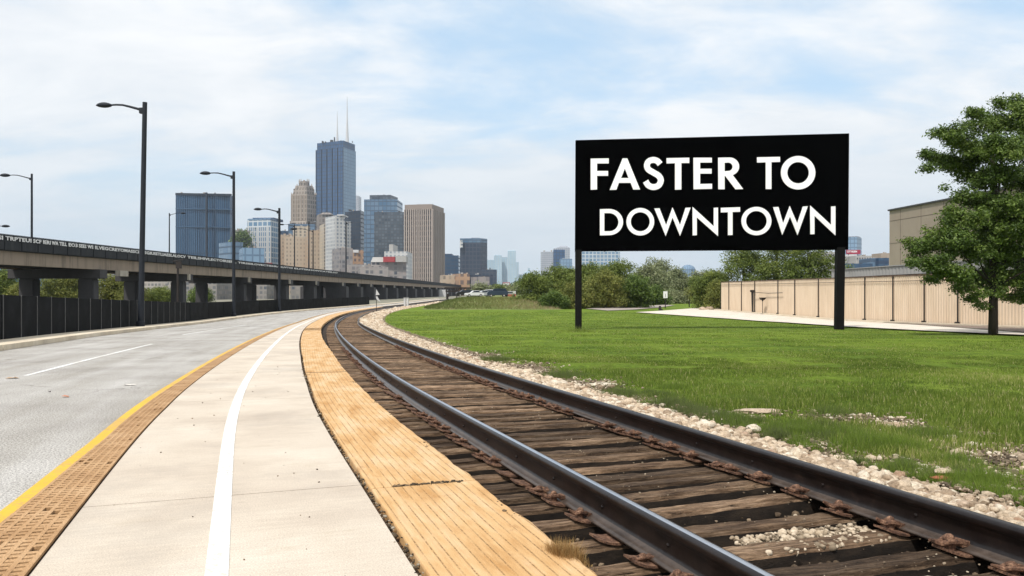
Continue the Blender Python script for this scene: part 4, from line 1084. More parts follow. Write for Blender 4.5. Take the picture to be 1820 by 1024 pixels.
# poles under the viaduct
for u, v0_, v1_, lb in ((316, 455, 545, 'thin dark utility pole with brackets by the viaduct beam'),):
    y = 78; x = xu(u, y); t = thing('utility_pole', lb, 'pole', (x, y, -1.1)); P(MB().tube([(x, y, -1.2), (x, y, zv(v0_ + 10, y))], [.13, .1], 8), 'pole', M['iron'], t)
    P(MB().box(x + .1, y, zv(v0_ + 16, y), .5, .25, .7), 'junction_box', M['iron'], t); P(MB().tube([(x - .5, y, zv(v0_ + 10, y)), (x + .6, y, zv(v0_ + 6, y))], [.05, .05], 6), 'bracket', M['iron'], t)

# ---------------------------------------------------------------- trees
def leaf_mesh(name, lobes, n, size, seed=0, tw=2.0):
    r = np.random.default_rng(seed); L = np.array(lobes, dtype=float)       # cx cy cz rx ry rz
    w = (L[:, 3] * L[:, 4] * L[:, 5]) ** (2 / 3); k = r.choice(len(L), n, p=w / w.sum())
    d = r.normal(0, 1, (n, 3)); d /= np.linalg.norm(d, axis=1)[:, None]
    q = r.uniform(0, 1, n) ** .42; q = q * (1 + .12 * r.normal(0, 1, n))
    c = L[k, :3] + d * q[:, None] * L[k, 3:6]
    nt_ = max(60, n // 30); pick = r.integers(0, nt_, n); k = k[:nt_][pick]; d0 = d
    d = d[:nt_][pick]; c = c[:nt_][pick] + r.normal(0, 1, (n, 3)) * np.array([1, 1, .6]) * size * tw
    tw_tone = r.normal(0, .13, nt_)[pick]
    nrm = d * .5 + r.normal(0, .7, (n, 3)) + np.array([0, 0, .5]); nrm /= np.linalg.norm(nrm, axis=1)[:, None]
    a = np.cross(nrm, r.normal(0, 1, (n, 3))); a /= np.linalg.norm(a, axis=1)[:, None]; b = np.cross(nrm, a)
    s = (size * r.uniform(.55, 1.3, n))[:, None]
    V = np.stack([c - a * s, c - b * s * .45 + nrm * s * .12, c + a * s, c + b * s * .45 + nrm * s * .12], 1).reshape(-1, 3)
    f = np.arange(n * 4).reshape(n, 4)
    tone = r.uniform(-.22, .22, len(L))[k]
    cv = np.clip(.47 + tone * .7 + tw_tone + .16 * r.normal(0, 1, n), 0, 1); uv = np.stack([np.repeat(cv, 4), np.zeros(n * 4)], 1)
    return np_mesh(name, V, f, 4, uv)
def tree(name, label, base, lobes, n, size, lm, trunk_r=.2, bark='bark', group=None, seed=0, cat='tree', stems=None, top=None):
    t = thing(name, label, cat, base, group=group); bx, by, bz = base
    lob = [(l[0] - bx, l[1] - by, l[2] - bz) + tuple(l[3:]) for l in lobes]
    link('crown', leaf_mesh('crown', lob, int(n * (1 if size < .08 else 1.7)), size, seed, 2.0 if size < .08 else 2.6), M[lm], t)
    r = random.Random(seed); mb = MB()
    zs_ = [l[2] for l in lob]; zc_ = top or (sum(zs_) / len(zs_) + (max(zs_) - sum(zs_) / len(zs_)) * .6)
    tp = [(0, 0, -.2), (.02, 0, zc_ * .25), (.06 * trunk_r, .1 * trunk_r, zc_ * .6), (0, .2 * trunk_r, zc_)]
    mb.tube(tp, [trunk_r * 1.25, trunk_r, trunk_r * .75, trunk_r * .25], 10)
    for l in sorted(lob, key=lambda q: -q[3])[:stems or 14]:
        zz = min(max(l[2] * .55, zc_ * .22), zc_ * .95); p0 = (0, 0, zz)
        mid = (l[0] * .45, l[1] * .45, zz + (l[2] - zz) * .35 + .05)
        rr = trunk_r * .34
        mb.tube([p0, mid, (l[0] * .95, l[1] * .95, l[2])], [rr, rr * .65, rr * .2], 6)
    o = mb.obj('trunk', M[bark], None, smooth=True, uv=False); o.parent = t
    return t
# big tree on the right
tx, ty = unp(1765, 596); tz = float(zg(ty))
PX = ty / F
spec = [(1668, 236, 17, 9), (1690, 243, 23, 13), (1715, 255, 26, 18), (1651, 275, 12, 7), (1672, 284, 24, 11), (1700, 292, 28, 14), (1652, 298, 12, 6), (1735, 203, 18, 11), (1750, 225, 26, 16), (1783, 186, 16, 10), (1806, 183, 16, 12), (1792, 218, 32, 20), (1832, 205, 32, 26),
        (1742, 272, 32, 20), (1780, 268, 34, 22), (1824, 262, 38, 26), (1728, 312, 30, 16), (1772, 315, 36, 20), (1822, 320, 38, 24), (1679, 334, 8, 5), (1712, 348, 20, 12), (1750, 358, 32, 17), (1800, 365, 40, 22), (1690, 375, 17, 12), (1722, 388, 30, 18), (1765, 402, 38, 22), (1815, 410, 40, 26),
        (1662, 418, 22, 17), (1641, 436, 20, 14), (1627, 452, 14, 10), (1618, 468, 10, 6), (1690, 430, 34, 24), (1730, 440, 38, 24), (1780, 450, 40, 25), (1830, 455, 42, 30), (1650, 468, 24, 13), (1690, 482, 32, 15), (1732, 492, 32, 15), (1662, 494, 16, 8), (1782, 497, 32, 16), (1827, 500, 34, 20),
        (1714, 513, 16, 11), (1742, 522, 12, 6), (1745, 543, 14, 7), (1722, 530, 9, 6), (1770, 520, 16, 7), (1798, 527, 18, 9), (1830, 527, 18, 10), (1872, 240, 34, 24), (1875, 300, 40, 28), (1870, 370, 44, 30), (1880, 440, 42, 28), (1910, 330, 34, 26), (1915, 400, 36, 24), (1870, 495, 30, 16), (1812, 160 + 30, 14, 8)]
rr_ = random.Random(4)
lobes = []
for u, v, a, b in spec:
    y = ty + rr_.uniform(-1.6, 1.6) * (1 if a > 18 else .5)
    for _ in range(2 if a > 15 else 1):
        an = rr_.uniform(0, 6.28); u2, v2 = u + math.cos(an) * a * .85, v + math.sin(an) * b * 1.05; lobes.append((xu(u2, y), y + rr_.uniform(-.5, .5), zv(v2, y), a * PX * .42, a * PX * .42, b * PX * .5))
    lobes.append((xu(u, y), y, zv(v, y), a * PX * 1.0, max(a * PX * 1.0, .35), b * PX * (1.08 if a > 24 else .95)))
tree('tree', 'big leafy green tree with a dark straight trunk at the right edge of the lawn', (tx, ty, tz), lobes, 165000, .060, 'leaf_dark', .15, seed=3, stems=22, top=zv(215, ty) - tz)
# helper for bushy background trees
def bushy(u, vtop, wpx, y, lm, label, n=9000, size=.16, group=None, vbase=None, name='tree', seed=0, cat='tree', loose=.5):
    r = random.Random(seed * 31 + int(u)); x = xu(u, y); gz = float(zg(y)) if vbase is None else zv(vbase, y)
    W = wpx / F * y / 2 * 1.15; Ht = (zv(vtop, y) - gz) * 1.10; lob = [(x + q * W, y + r.uniform(-.3, .3) * W, gz + Ht * .16, W * .34, W * .4, Ht * .2) for q in (-.6, -.2, .2, .6)]
    for _ in range(18):
        a = r.uniform(-1, 1); h = r.uniform(.05, .80); e = math.sqrt(max(0, 1 - (abs(a)) ** 2.2)); hz = Ht * (.12 + (h - .0) * e * 1.0)
        s_ = r.uniform(.22, .4); lob.append((x + a * W * .78, y + r.uniform(-.7, .7) * W, gz + hz, W * s_, W * s_, min(Ht * .24, W * s_)))
    lob.append((x, y, gz + Ht * .82, W * .36, W * .36, Ht * .17)); lob.append((x + W * .1, y, gz + Ht * .5, W * .75, W * .6, Ht * .38))
    lob += [(x + r.uniform(-.8, .8) * W, y + r.uniform(-.4, .4) * W, gz + Ht * r.uniform(.5, .9) * .95, W * .12, W * .12, Ht * .07) for _ in range(int(8 * loose))]
    return tree(name, label, (x, y, gz), lob, n, size, lm, max(.12, Ht * .022), seed=seed, group=group, bark='greybark' if lm == 'leaf_hazy' else 'bark', cat=cat, stems=8)
G1 = 'round trees at the far edge of the lawn'
k = 0
for (u, vt, w, y, lm, lb, n, sz) in (
    (948, 492, 60, 120, 'leaf_mid', 'small leftmost tree of the lawn-edge clump, next to the grassy bank', 9000, .16),
    (992, 476, 84, 124, 'leaf_mid', 'broad green tree left of the billboard post', 16000, .17),
    (1046, 470, 84, 126, 'leaf_mid', 'tall rounded tree directly behind the left billboard post', 16000, .17),
    (1072, 487, 70, 117, 'leaf_olive', 'yellowish bushy tree right of the left billboard post', 12000, .15),
    (1108, 469, 76, 128, 'leaf_mid', 'tall tree in front of the pale slab building', 14000, .17),
    (1128, 494, 52, 118, 'leaf_dark', 'dark green tree at the right end of the lawn-edge clump', 10000, .15),
    (1018, 508, 56, 113, 'leaf_olive', 'low light green bush in front of the left billboard post', 8000, .14),
    (985, 520, 36, 111, 'leaf_dark', 'low dark bush at the foot of the lawn-edge trees', 6000, .13)):
    k += 1; bushy(u, vt, w, y, lm, lb, n, sz, G1, seed=k)
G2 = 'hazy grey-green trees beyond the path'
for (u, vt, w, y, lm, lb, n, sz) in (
    (1152, 476, 64, 205, 'leaf_hazy', 'hazy tree behind the white post sign, leftmost of the grey-green row', 7000, .3),
    (1170, 463, 62, 225, 'leaf_hazy', 'taller hazy tree with a loose pointed top in the grey-green row', 6000, .32),
    (1205, 487, 56, 215, 'leaf_hazy', 'hazy tree left of the blue domed tower', 7000, .3),
    (1260, 484, 60, 215, 'leaf_hazy', 'hazy tree right of the blue domed tower', 7000, .3),
    (1236, 492, 40, 240, 'leaf_hazy', 'hazy tree in the grey-green row just below the blue dome', 6000, .3),
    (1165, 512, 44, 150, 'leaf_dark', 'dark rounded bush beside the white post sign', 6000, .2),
    (1202, 520, 50, 165, 'leaf_hazy', 'brownish low shrub between the white post sign and the black stub', 5000, .2),
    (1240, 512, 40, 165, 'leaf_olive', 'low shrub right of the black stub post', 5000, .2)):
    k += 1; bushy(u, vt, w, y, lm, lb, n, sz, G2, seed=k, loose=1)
G3 = 'green trees behind the cream corrugated wall'
for (u, vt, w, y, lm, lb, n, sz) in (
    (1262, 486, 56, 112, 'leaf_mid', 'bushy tree at the far end of the corrugated wall', 12000, .15),
    (1275, 506, 34, 104.5, 'leaf_olive', 'lighter shrub against the end of the corrugated wall', 7000, .13),
    (1322, 428, 96, 108, 'leaf_mid', 'loose-crowned tree under the letter N of the billboard, left of three behind the wall', 13000, .15),
    (1380, 412, 120, 105, 'leaf_mid', 'tall dense tree behind the corrugated wall, middle of three', 18000, .15),
    (1436, 418, 110, 100, 'leaf_mid', 'tree behind the corrugated wall nearest the right billboard post', 15000, .15)):
    k += 1; bushy(u, vt, w, y, lm, lb, n, sz, G3, seed=k, loose=1)
G4 = 'yellow-green trees behind the viaduct'
for (u, vt, w, y, lm, lb, n, sz) in (
    (8, 484, 60, 150, 'leaf_mid', 'tree at the left edge behind the viaduct', 9000, .2),
    (38, 508, 50, 140, 'leaf_olive', 'low tree left of the red and white sign under the viaduct', 7000, .2),
    (122, 494, 74, 150, 'leaf_olive', 'yellow-green tree seen between the two nearest viaduct columns', 11000, .2),
    (208, 498, 72, 152, 'leaf_olive', 'yellow-green tree seen right of the second viaduct column', 11000, .2),
    (284, 512, 46, 170, 'leaf_mid', 'low green tree between the second and third viaduct bents', 6000, .2),
    (355, 514, 40, 190, 'leaf_dark', 'low dark tree between the third and fourth viaduct bents', 5000, .2)):
    k += 1; bushy(u, vt, w, y, lm, lb, n, sz, G4, seed=k)
G5 = 'small far trees before the city'
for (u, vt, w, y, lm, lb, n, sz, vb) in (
    (855, 509, 34, 330, 'leaf_hazy', 'far pale tree over the end of the viaduct', 2500, .5, 530),
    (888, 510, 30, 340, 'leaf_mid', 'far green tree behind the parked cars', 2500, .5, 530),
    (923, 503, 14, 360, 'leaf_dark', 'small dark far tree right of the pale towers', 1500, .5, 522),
    (912, 512, 26, 300, 'leaf_hazy', 'low far tree beside the small dark tree', 2000, .5, 530),
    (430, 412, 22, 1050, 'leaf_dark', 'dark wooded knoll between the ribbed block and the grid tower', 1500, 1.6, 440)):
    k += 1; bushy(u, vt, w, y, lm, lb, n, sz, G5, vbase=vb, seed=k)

# ---------------------------------------------------------------- grassy bank with parked cars
def bank():
    xs = np.linspace(-19, 16, 70); ys = np.concatenate([np.linspace(98, 135, 50), np.linspace(140, 330, 20)])
    X, Y = np.meshgrid(xs, ys)
    lim = np.interp(Y, _cy, _cx) + 4.6
    e = ss(0, 7, X - lim) * (1 - ss(1, 9.5, X + .0))
    e = np.where(Y > 135, ss(0, 7, X - lim) * (1 - ss(4, 14, X)), e)
    rise = ss(104, 124, Y + .5 * np.sin(X * .5) + np.abs(X + 4) * .35)
    Z = zg(Y) - .1 + 1.42 * e * rise + np.array([[.12 * nz(a, b, .25) + .06 * nz(a, b, .9) for a, b in zip(ra, rb)] for ra, rb in zip(X, Y)]) * ss(.05, .4, e * rise)
    idx = np.arange(X.size).reshape(X.shape); f = np.stack([idx[:-1, :-1], idx[:-1, 1:], idx[1:, 1:], idx[1:, :-1]], -1).reshape(-1, 4)
    tag(link('grassy_bank', np_mesh('grassy_bank', np.stack([X, Y, Z], -1).reshape(-1, 3), f, 4, smooth=True), M['bank']), kind='structure')
    # weeds on the slope
    n = 26000; i = RNG.integers(0, 49, n); j = RNG.integers(8, 69, n); fi, fj = RNG.uniform(0, 1, n), RNG.uniform(0, 1, n)
    i2 = np.minimum(i + 1, len(ys) - 1); j2 = np.minimum(j + 1, 69)
    x = xs[j] + (xs[j2] - xs[j]) * fj; y = ys[i] + (ys[i2] - ys[i]) * fi
    z = Z[i, j] * (1 - fi) * (1 - fj) + Z[i2, j] * fi * (1 - fj) + Z[i, j2] * (1 - fi) * fj + Z[i2, j2] * fi * fj
    ok = z > zg(y) + .06; x, y, z = x[ok], y[ok], z[ok]; n = len(x)
    h = RNG.uniform(.12, .42, n); a = RNG.uniform(0, 6.28, n); w = .05
    V = np.stack([np.stack([x - np.cos(a) * w, y - np.sin(a) * w, z - .05], 1), np.stack([x + np.cos(a) * w, y + np.sin(a) * w, z - .05], 1), np.stack([x + RNG.normal(0, .08, n), y + RNG.normal(0, .08, n), z + h], 1)], 1).reshape(-1, 3)
    dry = np.clip(.45 + .16 * RNG.normal(0, 1, n) + .055 * (x + 3), 0, 1); uv = np.stack([np.repeat(dry, 3), np.zeros(3 * n)], 1)
    tag(link('bank_weeds', np_mesh('bank_weeds', V, np.arange(3 * n).reshape(n, 3), 3, uv), M['weed']), 'rough dry weeds covering the low grassy bank', 'weeds', kind='stuff')
bank()
BZ = .24
def paint(name, c): return mat(name, [c, tuple(q * .9 for q in c)], 1, .3, 0, spec=.6)
def car(u, y, rz, m, label, L=4.4, hgt_=1.5, kind='sedan'):
    x = xu(u, y); t = thing('parked_car', label, 'car', (x, y, BZ), rz, 'cars parked behind the grassy bank')
    if kind == 'sedan': pr = [(-.5, .2), (-.5, .48), (-.44, .58), (-.2, .64), (-.08, .95), (.2, 1), (.36, .66), (.47, .62), (.5, .5), (.5, .2)]
    else: pr = [(-.5, .2), (-.5, .52), (-.44, .66), (-.26, .72), (-.17, .97), (.38, 1), (.47, .72), (.5, .6), (.5, .2)]
    def side(pr_, w, sc=1.0):
        mb = MB(); n = len(pr_); vs = [(a * L, -w, b * hgt_) for a, b in pr_] + [(a * L, w, b * hgt_) for a, b in pr_]
        mb.add(vs, [tuple(range(n)), tuple(range(n, 2 * n))[::-1]] + [(i + n, (i + 1) % n + n, (i + 1) % n, i) for i in range(n)]); return mb
    b = side(pr, .86).obj('body', m, None, bevel=.06); b.parent = t
    gl = [(-.17, .68), (-.06, .91), (.18, .955), (.31, .70)] if kind == 'sedan' else [(-.23, .74), (-.15, .92), (.36, .94), (.43, .74)]
    g = side(gl, .875).obj('window', M['car_glass'], None); g.parent = t
    for a in (-.31, .31):
        for w in (-.8, .8):
            q = MB().tube([(a * L, w - .1, .32), (a * L, w + .1, .32)], [.33, .33], 14).obj('wheel', M['tyre'], None); q.parent = t
            r_ = MB().tube([(a * L, w - .115, .32), (a * L, w + .115, .32)], [.19, .19], 10).obj('rim', M['roof_metal'], None); r_.parent = q
    for w in (-.6, .6): q = MB().box(-.5 * L, w, .5 * hgt_, .04, .3, .12).obj('headlight', M['white'], None); q.parent = t
    return t
wp = paint('white_car_paint', (.7, .7, .7)); nv = paint('navy_car_paint', (.02, .035, .06)); bk = paint('black_car_paint', (.012, .012, .014)); gy = paint('silver_car_paint', (.4, .42, .44)); rd = paint('red_car_paint', (.35, .03, .03))
car(843, 182, .25, wp, 'white saloon car, foremost of the parked cars on the bank')
car(858, 190, .4, gy, 'silver car partly behind the white saloon')
car(884, 180, .1, nv, 'dark blue sport utility car between the white saloon and the red and white trailer', 4.7, 1.95, 'suv')
car(826, 205, .3, bk, 'black car below the end of the viaduct', 4.6, 1.7, 'suv')
car(868, 230, -.3, wp, 'distant white car behind the navy one', 4.6, 1.9, 'suv')
# red and white trailer / stall
def boxy(u0, u1, vt, y, zb_, dep, name, label, cat, m, rz=0):
    x0, x1 = xu(u0, y), xu(u1, y); t = thing(name, label, cat, ((x0 + x1) / 2, y + dep / 2, zb_)); return t, (x1 - x0), zv(vt, y) - zb_
t, w, h = boxy(896, 917, 517, 182, BZ, 2.4, 'trailer', 'red and white box trailer standing right of the dark blue car', 'trailer', M['white'])
MB().box(0, 0, h * .68, w, 2.4, h * .5).obj('box_body', M['white'], None, bevel=.05).parent = t
MB().box(0, -.02, h * .26, w * .98, 2.44, h * .34).obj('skirt', mat('brick_red_panel', [(.3, .09, .05), (.4, .13, .08)], 1, .7, 0), None).parent = t
MB().box(0, -1.23, h * .72, w * .5, .05, h * .25).obj('window', M['car_glass'], None).parent = t
for a in (-.3, .3): MB().tube([(a * w, -1.3, .3), (a * w, -1.1, .3)], [.3, .3], 12).obj('wheel', M['tyre'], None).parent = t
# dark truss gantry at the ramp end
t = thing('gantry', 'dark latticed gantry frame at the far foot of the viaduct', 'gantry', (xu(812, 240), 240, BZ - 1))
for nm, u0, u1, v in (('beam', 790, 838, 512), ('beam', 792, 836, 518)):
    MB().box((xu(u1, 240) + xu(u0, 240)) / 2 - xu(812, 240), 0, zv(v, 240) - BZ + 1, xu(u1, 240) - xu(u0, 240), .4, .45).obj(nm, M['iron'], None).parent = t
mb = MB()
for i in range(9): a = xu(792 + i * 5, 240) - xu(812, 240); b = xu(797 + i * 5, 240) - xu(812, 240); mb.tube([(a, 0, zv(512 if i % 2 else 518, 240) - BZ + 1), (b, 0, zv(518 if i % 2 else 512, 240) - BZ + 1)], [.12, .12], 5)
mb.obj('lattice', M['iron'], None).parent = t
for u in (794, 812, 832): MB().tube([(xu(u, 240) - xu(812, 240), 0, 0), (xu(u, 240) - xu(812, 240), 0, zv(512, 240) - BZ + 1)], [.2, .2], 6).obj('leg', M['iron'], None).parent = t
# signs and small posts
def post_sign(name, label, cat, u, vtop, vbase, wpx, hpx, m, y=None, tilt=0, z0=None):
    if y is None: _, y = unp(u, vbase)
    x = xu(u, y); gz = float(zg(y)) if z0 is None else z0; p = y / F; t = thing(name, label, cat, (x, y, gz))
    MB().tube([(0, 0, 0), (0, 0, zv(vtop + hpx * .5, y) - gz)], [.05 + y * .0002, .04 + y * .0002], 8).obj('post', M['iron'], None).parent = t
    o = MB().box(0, -.08, zv(vtop + hpx / 2, y) - gz, wpx * p, .05, hpx * p, 0).obj('sign_face', m, None, bevel=.01); o.parent = t; o.rotation_euler.y = tilt
    return t
t = post_sign('post_sign', 'white rectangular sign on a dark post before the hazy trees', 'sign', 1182.5, 518, 541, 7.5, 12, mat('sign_face_white', [(.7, .7, .7), (.78, .78, .78)], 2, .5, 0), y=116)
MB().box(0, -.12, zv(524, 120) + 1.0, .04, .03, .5).obj('marking', M['iron'], None).parent = t
# twisted white arrow sign by the tracks
y = 96; t = thing('track_sign', 'small twisted white marker sign on a thin pole before the viaduct columns', 'sign', (xu(669, y), y, -1.08)); p = y / F
X = lambda u: (u - 669) * p; Z = lambda v: zv(v, y) + 1.08
MB().tube([(0, 0, 0), (0, 0, Z(515))], [.04, .03], 8).obj('pole', M['iron'], None).parent = t
MB().add([(X(669), -.1, Z(514)), (X(672), -.1, Z(519)), (X(675), -.1, Z(524)), (X(668), -.1, Z(525)), (X(669), -.05, Z(514)), (X(672), -.05, Z(519)), (X(675), -.05, Z(524)), (X(668), -.05, Z(525))], [(0, 3, 2, 1), (4, 5, 6, 7), (0, 1, 5, 4), (1, 2, 6, 5), (2, 3, 7, 6), (3, 0, 4, 7)]).obj('upper_blade', M['white'], None).parent = t
MB().add([(X(668), -.1, Z(527)), (X(671), -.1, Z(527)), (X(676), -.1, Z(536)), (X(670), -.1, Z(533)), (X(668), -.05, Z(527)), (X(671), -.05, Z(527)), (X(676), -.05, Z(536)), (X(670), -.05, Z(533))], [(0, 3, 2, 1), (4, 5, 6, 7), (0, 1, 5, 4), (1, 2, 6, 5), (2, 3, 7, 6), (3, 0, 4, 7)]).obj('lower_blade', M['white'], None).parent = t
for u, lb in ((719.5, 'left one of two small white cabinets before the viaduct columns'), (724.5, 'right one of two small white cabinets before the viaduct columns')):
    y = 128; w = 3.6 * y / F; h = zv(529.5, y) + 1.08; t = thing('cabinet', lb, 'cabinet', (xu(u, y), y, -1.08), group='white trackside cabinets')
    MB().box(0, 0, h / 2, w, .4, h).obj('case', M['white'], None, bevel=.02).parent = t; MB().box(0, -.215, h * .5, w * .8, .03, h * .8).obj('door', M['white'], None).parent = t
    MB().box(0, 0, h + .03, w * 1.15, .5, .06).obj('cap', M['roof_metal'], None).parent = t
# dark bollard by the rail end
y = 215; z0 = zv(536, y); t = thing('signal_post', 'short dark trackside signal post where the rails vanish', 'post', (xu(796, y), y, z0))
MB().box(0, 0, (zv(523, y) - z0) / 2, .35, .35, zv(523, y) - z0, taper=.8).obj('post', M['iron'], None).parent = t; MB().box(0, 0, zv(525, y) - z0, .9, .5, .8).obj('signal_head', M['iron'], None, bevel=.05).parent = t
MB().box(0, 0, .25, 1.1, .7, .5).obj('base', M['iron'], None, bevel=.05).parent = t
# red and white sign under the viaduct
y = 135; t = thing('low_sign', 'red and white sign board under the left end of the viaduct', 'sign', (xu(55, y), y, -1.08)); p = y / F
MB().box(0, 0, zv(520, y) + 1.08, 13 * p, .12, 13 * p).obj('board', M['white'], None).parent = t
for v in (516, 522): MB().box(0, -.09, zv(v, y) + 1.08, 11 * p, .05, 3 * p).obj('red_band', M['red'], None).parent = t
for a in (-5, 5): MB().tube([(a * p, .1, 0), (a * p, .1, zv(516, y) + 1.08)], [.07, .07], 6).obj('post', M['iron'], None).parent = t
# utility stub on the grass island and black stub post
x, y = unp(1173, 553); t = thing('ground_box', 'small black utility fitting at the edge of the pale path', 'utility box', (x, y, float(zg(y)) + .07)); p = y / F
MB().box(0, 0, 3.5 * p, 5 * p, .4, 7 * p, taper=.8).obj('housing', M['iron'], None, bevel=.03).parent = t; MB().box(2.6 * p, 0, 1.2 * p, 4 * p, .4, 2.4 * p).obj('foot', M['iron'], None, bevel=.02).parent = t
MB().ell(0, 0, 7.4 * p, 2 * p, .2, 1.2 * p).obj('cap', M['iron'], None).parent = t
x, y = unp(1225, 546); p = y / F; t = thing('bollard', 'black stub post on the grass right of the white post sign', 'bollard', (x, y, float(zg(y))))
MB().tube([(0, 0, 0), (0, 0, 12 * p)], [1.1 * p, .9 * p], 10).obj('shaft', M['iron'], None).parent = t; MB().ell(0, 0, 12 * p, 1.1 * p, 1.1 * p, .6 * p).obj('cap', M['iron'], None).parent = t

# ---------------------------------------------------------------- cream corrugated wall
wall = thing('corrugated_wall', 'long cream corrugated metal wall with dark posts beside the path', 'wall', (27.0, 100, -1.08))
def wx(y): return 26.4 + .7 * (y - 40.6) / 61.4
def wy(u):
    ys = np.arange(8, 110, .02); return float(ys[np.argmin(np.abs(910 + (26.4 + .7 * (ys - 40.6) / 61.4) / ys * F - u))])
def wtop(y): return 2.29 + (2.56 - 2.29) * (y - 40.6) / 61.4
bays = [1282, 1296.5, 1319, 1342.6, 1384, 1414, 1456, 1492, 1539, 1589, 1645, 1705, 1768, 1840, 1930, 2060]
yb = [wy(u) for u in bays]
for i, (a, b) in enumerate(zip(yb[:-1], yb[1:])):
    n = max(3, int((a - b) / .28)); mb = MB(); vs = []; fs = []; pr = []
    for k in range(n):
        for f_, dx in ((0, 0), (.35, 0), (.5, -.045), (.85, -.045)):
            pr.append((a + (b - a) * (k + f_) / n, dx))
    pr.append((b, 0))
    for yy_, dx in pr:
        vs += [(wx(yy_) + dx, yy_, float(zg(yy_)) - .05), (wx(yy_) + dx, yy_, wtop(yy_))]
    for k in range(len(pr) - 1): fs.append((2 * k, 2 * k + 2, 2 * k + 3, 2 * k + 1))
    nb = len(vs); vs += [(x + .09, y_, z) for x, y_, z in vs]; fs += [tuple(q + nb for q in f[::-1]) for f in fs]
    for k in range(len(pr) - 1): fs.append((2 * k + 1, 2 * k + 3, nb + 2 * k + 3, nb + 2 * k + 1))
    mb.add(vs, fs); P(mb, 'panel', M['corr'], wall)
    p = MB(); p.box(wx(a) - .09, a, (wtop(a) + float(zg(a))) / 2, .06, .06 + a * .0003, wtop(a) - float(zg(a)) + .05); P(p, 'post', M['iron'], wall)
    if i > 2: P(MB().box(wx(a) - .12, a, float(zg(a)) + .18, .2, .3, .2), 'post_foot', M['iron'], wall, bevel=.03)
a, b = yb[0], yb[-1]
P(MB().tube([(wx(a) - .09, a, wtop(a) - .32), (wx(b) - .09, b, wtop(b) - .32)], [.02, .02], 6), 'wire', M['iron'], wall)
mb = MB()
for i in range(60): q = a + (b - a) * (i + .5) / 60; mb.box(wx(q), q, wtop(q) + .03 + random.uniform(-.01, .03), .14, (a - b) / 60 * .97, .07)
P(mb, 'top_cap', mat('rusty_cap', [(.06, .04, .03), (.2, .13, .09)], 3, .9, .3, .01, 20), wall)
# base kerb of the wall
mb = MB()
for i in range(22): q0 = 103 - i * 4.2; mb.add([(wx(q0) - .7, q0, float(zg(q0)) - .1), (wx(q0) - .2, q0, float(zg(q0)) - .1), (wx(q0) - .2, q0 - 4.1, float(zg(q0 - 4.1)) - .1), (wx(q0) - .7, q0 - 4.1, float(zg(q0 - 4.1)) - .1), (wx(q0) - .7, q0, float(zg(q0)) + .18), (wx(q0) - .2, q0, float(zg(q0)) + .18), (wx(q0) - .2, q0 - 4.1, float(zg(q0 - 4.1)) + .18), (wx(q0) - .7, q0 - 4.1, float(zg(q0 - 4.1)) + .18)], [(0, 1, 2, 3), (7, 6, 5, 4), (4, 5, 1, 0), (5, 6, 2, 1), (6, 7, 3, 2), (7, 4, 0, 3)])
o = mb.obj('wall_kerb', M['kerb']); tag(o, kind='structure')
# things on the wall
y = wy(1343); x = wx(y) - .35; t = thing('drain_pipe', 'thick dark vertical pipe standing against the corrugated wall', 'pipe', (x, y, float(zg(y)))); p = y / F
MB().tube([(0, 0, 0), (0, 0, 36 * p), (.05, .1, 39 * p)], [.07, .14, .16], 8).obj('pipe', M['iron'], None).parent = t; MB().box(0, 0, 40 * p, .45, .4, .25).obj('cowl', M['iron'], None, bevel=.04).parent = t
MB().tube([(0, 0, 38 * p), (.1, -5, 36.2 * p), (.05, -9.5, 37.0 * p)], [.03, .03, .03], 5).obj('cable', M['iron'], None).parent = t
y = wy(1365.5); x = wx(y) - .6; t = thing('floodlight', 'black floodlight on a thin stand against the corrugated wall', 'floodlight', (x, y, float(zg(y)))); p = y / F
MB().tube([(0, 0, 0), (0, 0, 27 * p)], [.035, .03], 8).obj('stand', M['iron'], None).parent = t; MB().prism([(-2.2 * p, -.25), (2.2 * p, -.25), (2.2 * p, .25), (-2.2 * p, .25)], 26 * p, 30.5 * p, 2.0).obj('lamp_head', M['iron'], None, bevel=.02).parent = t
MB().prism([(-.9 * p, -.1), (.9 * p, -.1), (.9 * p, .1), (-.9 * p, .1)], 24 * p, 26.1 * p).obj('yoke', M['iron'], None).parent = t
MB().ell(0, 0, .05, .3, .3, .06).obj('base', M['iron'], None).parent = t
# rubble at the wall end
x, y = unp(1264, 551.5)
for i, (dx, s_, lb) in enumerate(((-1.1, .45, 'flat brown rubble lump at the far end of the path'), (-.2, .6, 'largest brown rubble lump by the corrugated wall end'), (.9, .4, 'pinkish rubble lump touching the corrugated wall end'))):
    V, Fc = ICO[i]; me = np_mesh('rubble', V * np.array([s_, s_, s_ * .7]), Fc, 3, np.full((len(Fc) * 3, 2), .95), False); o = link('rubble', me, M['stone'], None, (x + dx, y + .3 * i, float(zg(y)) + .2)); tag(o, lb, 'rubble', 'rubble at the end of the wall')

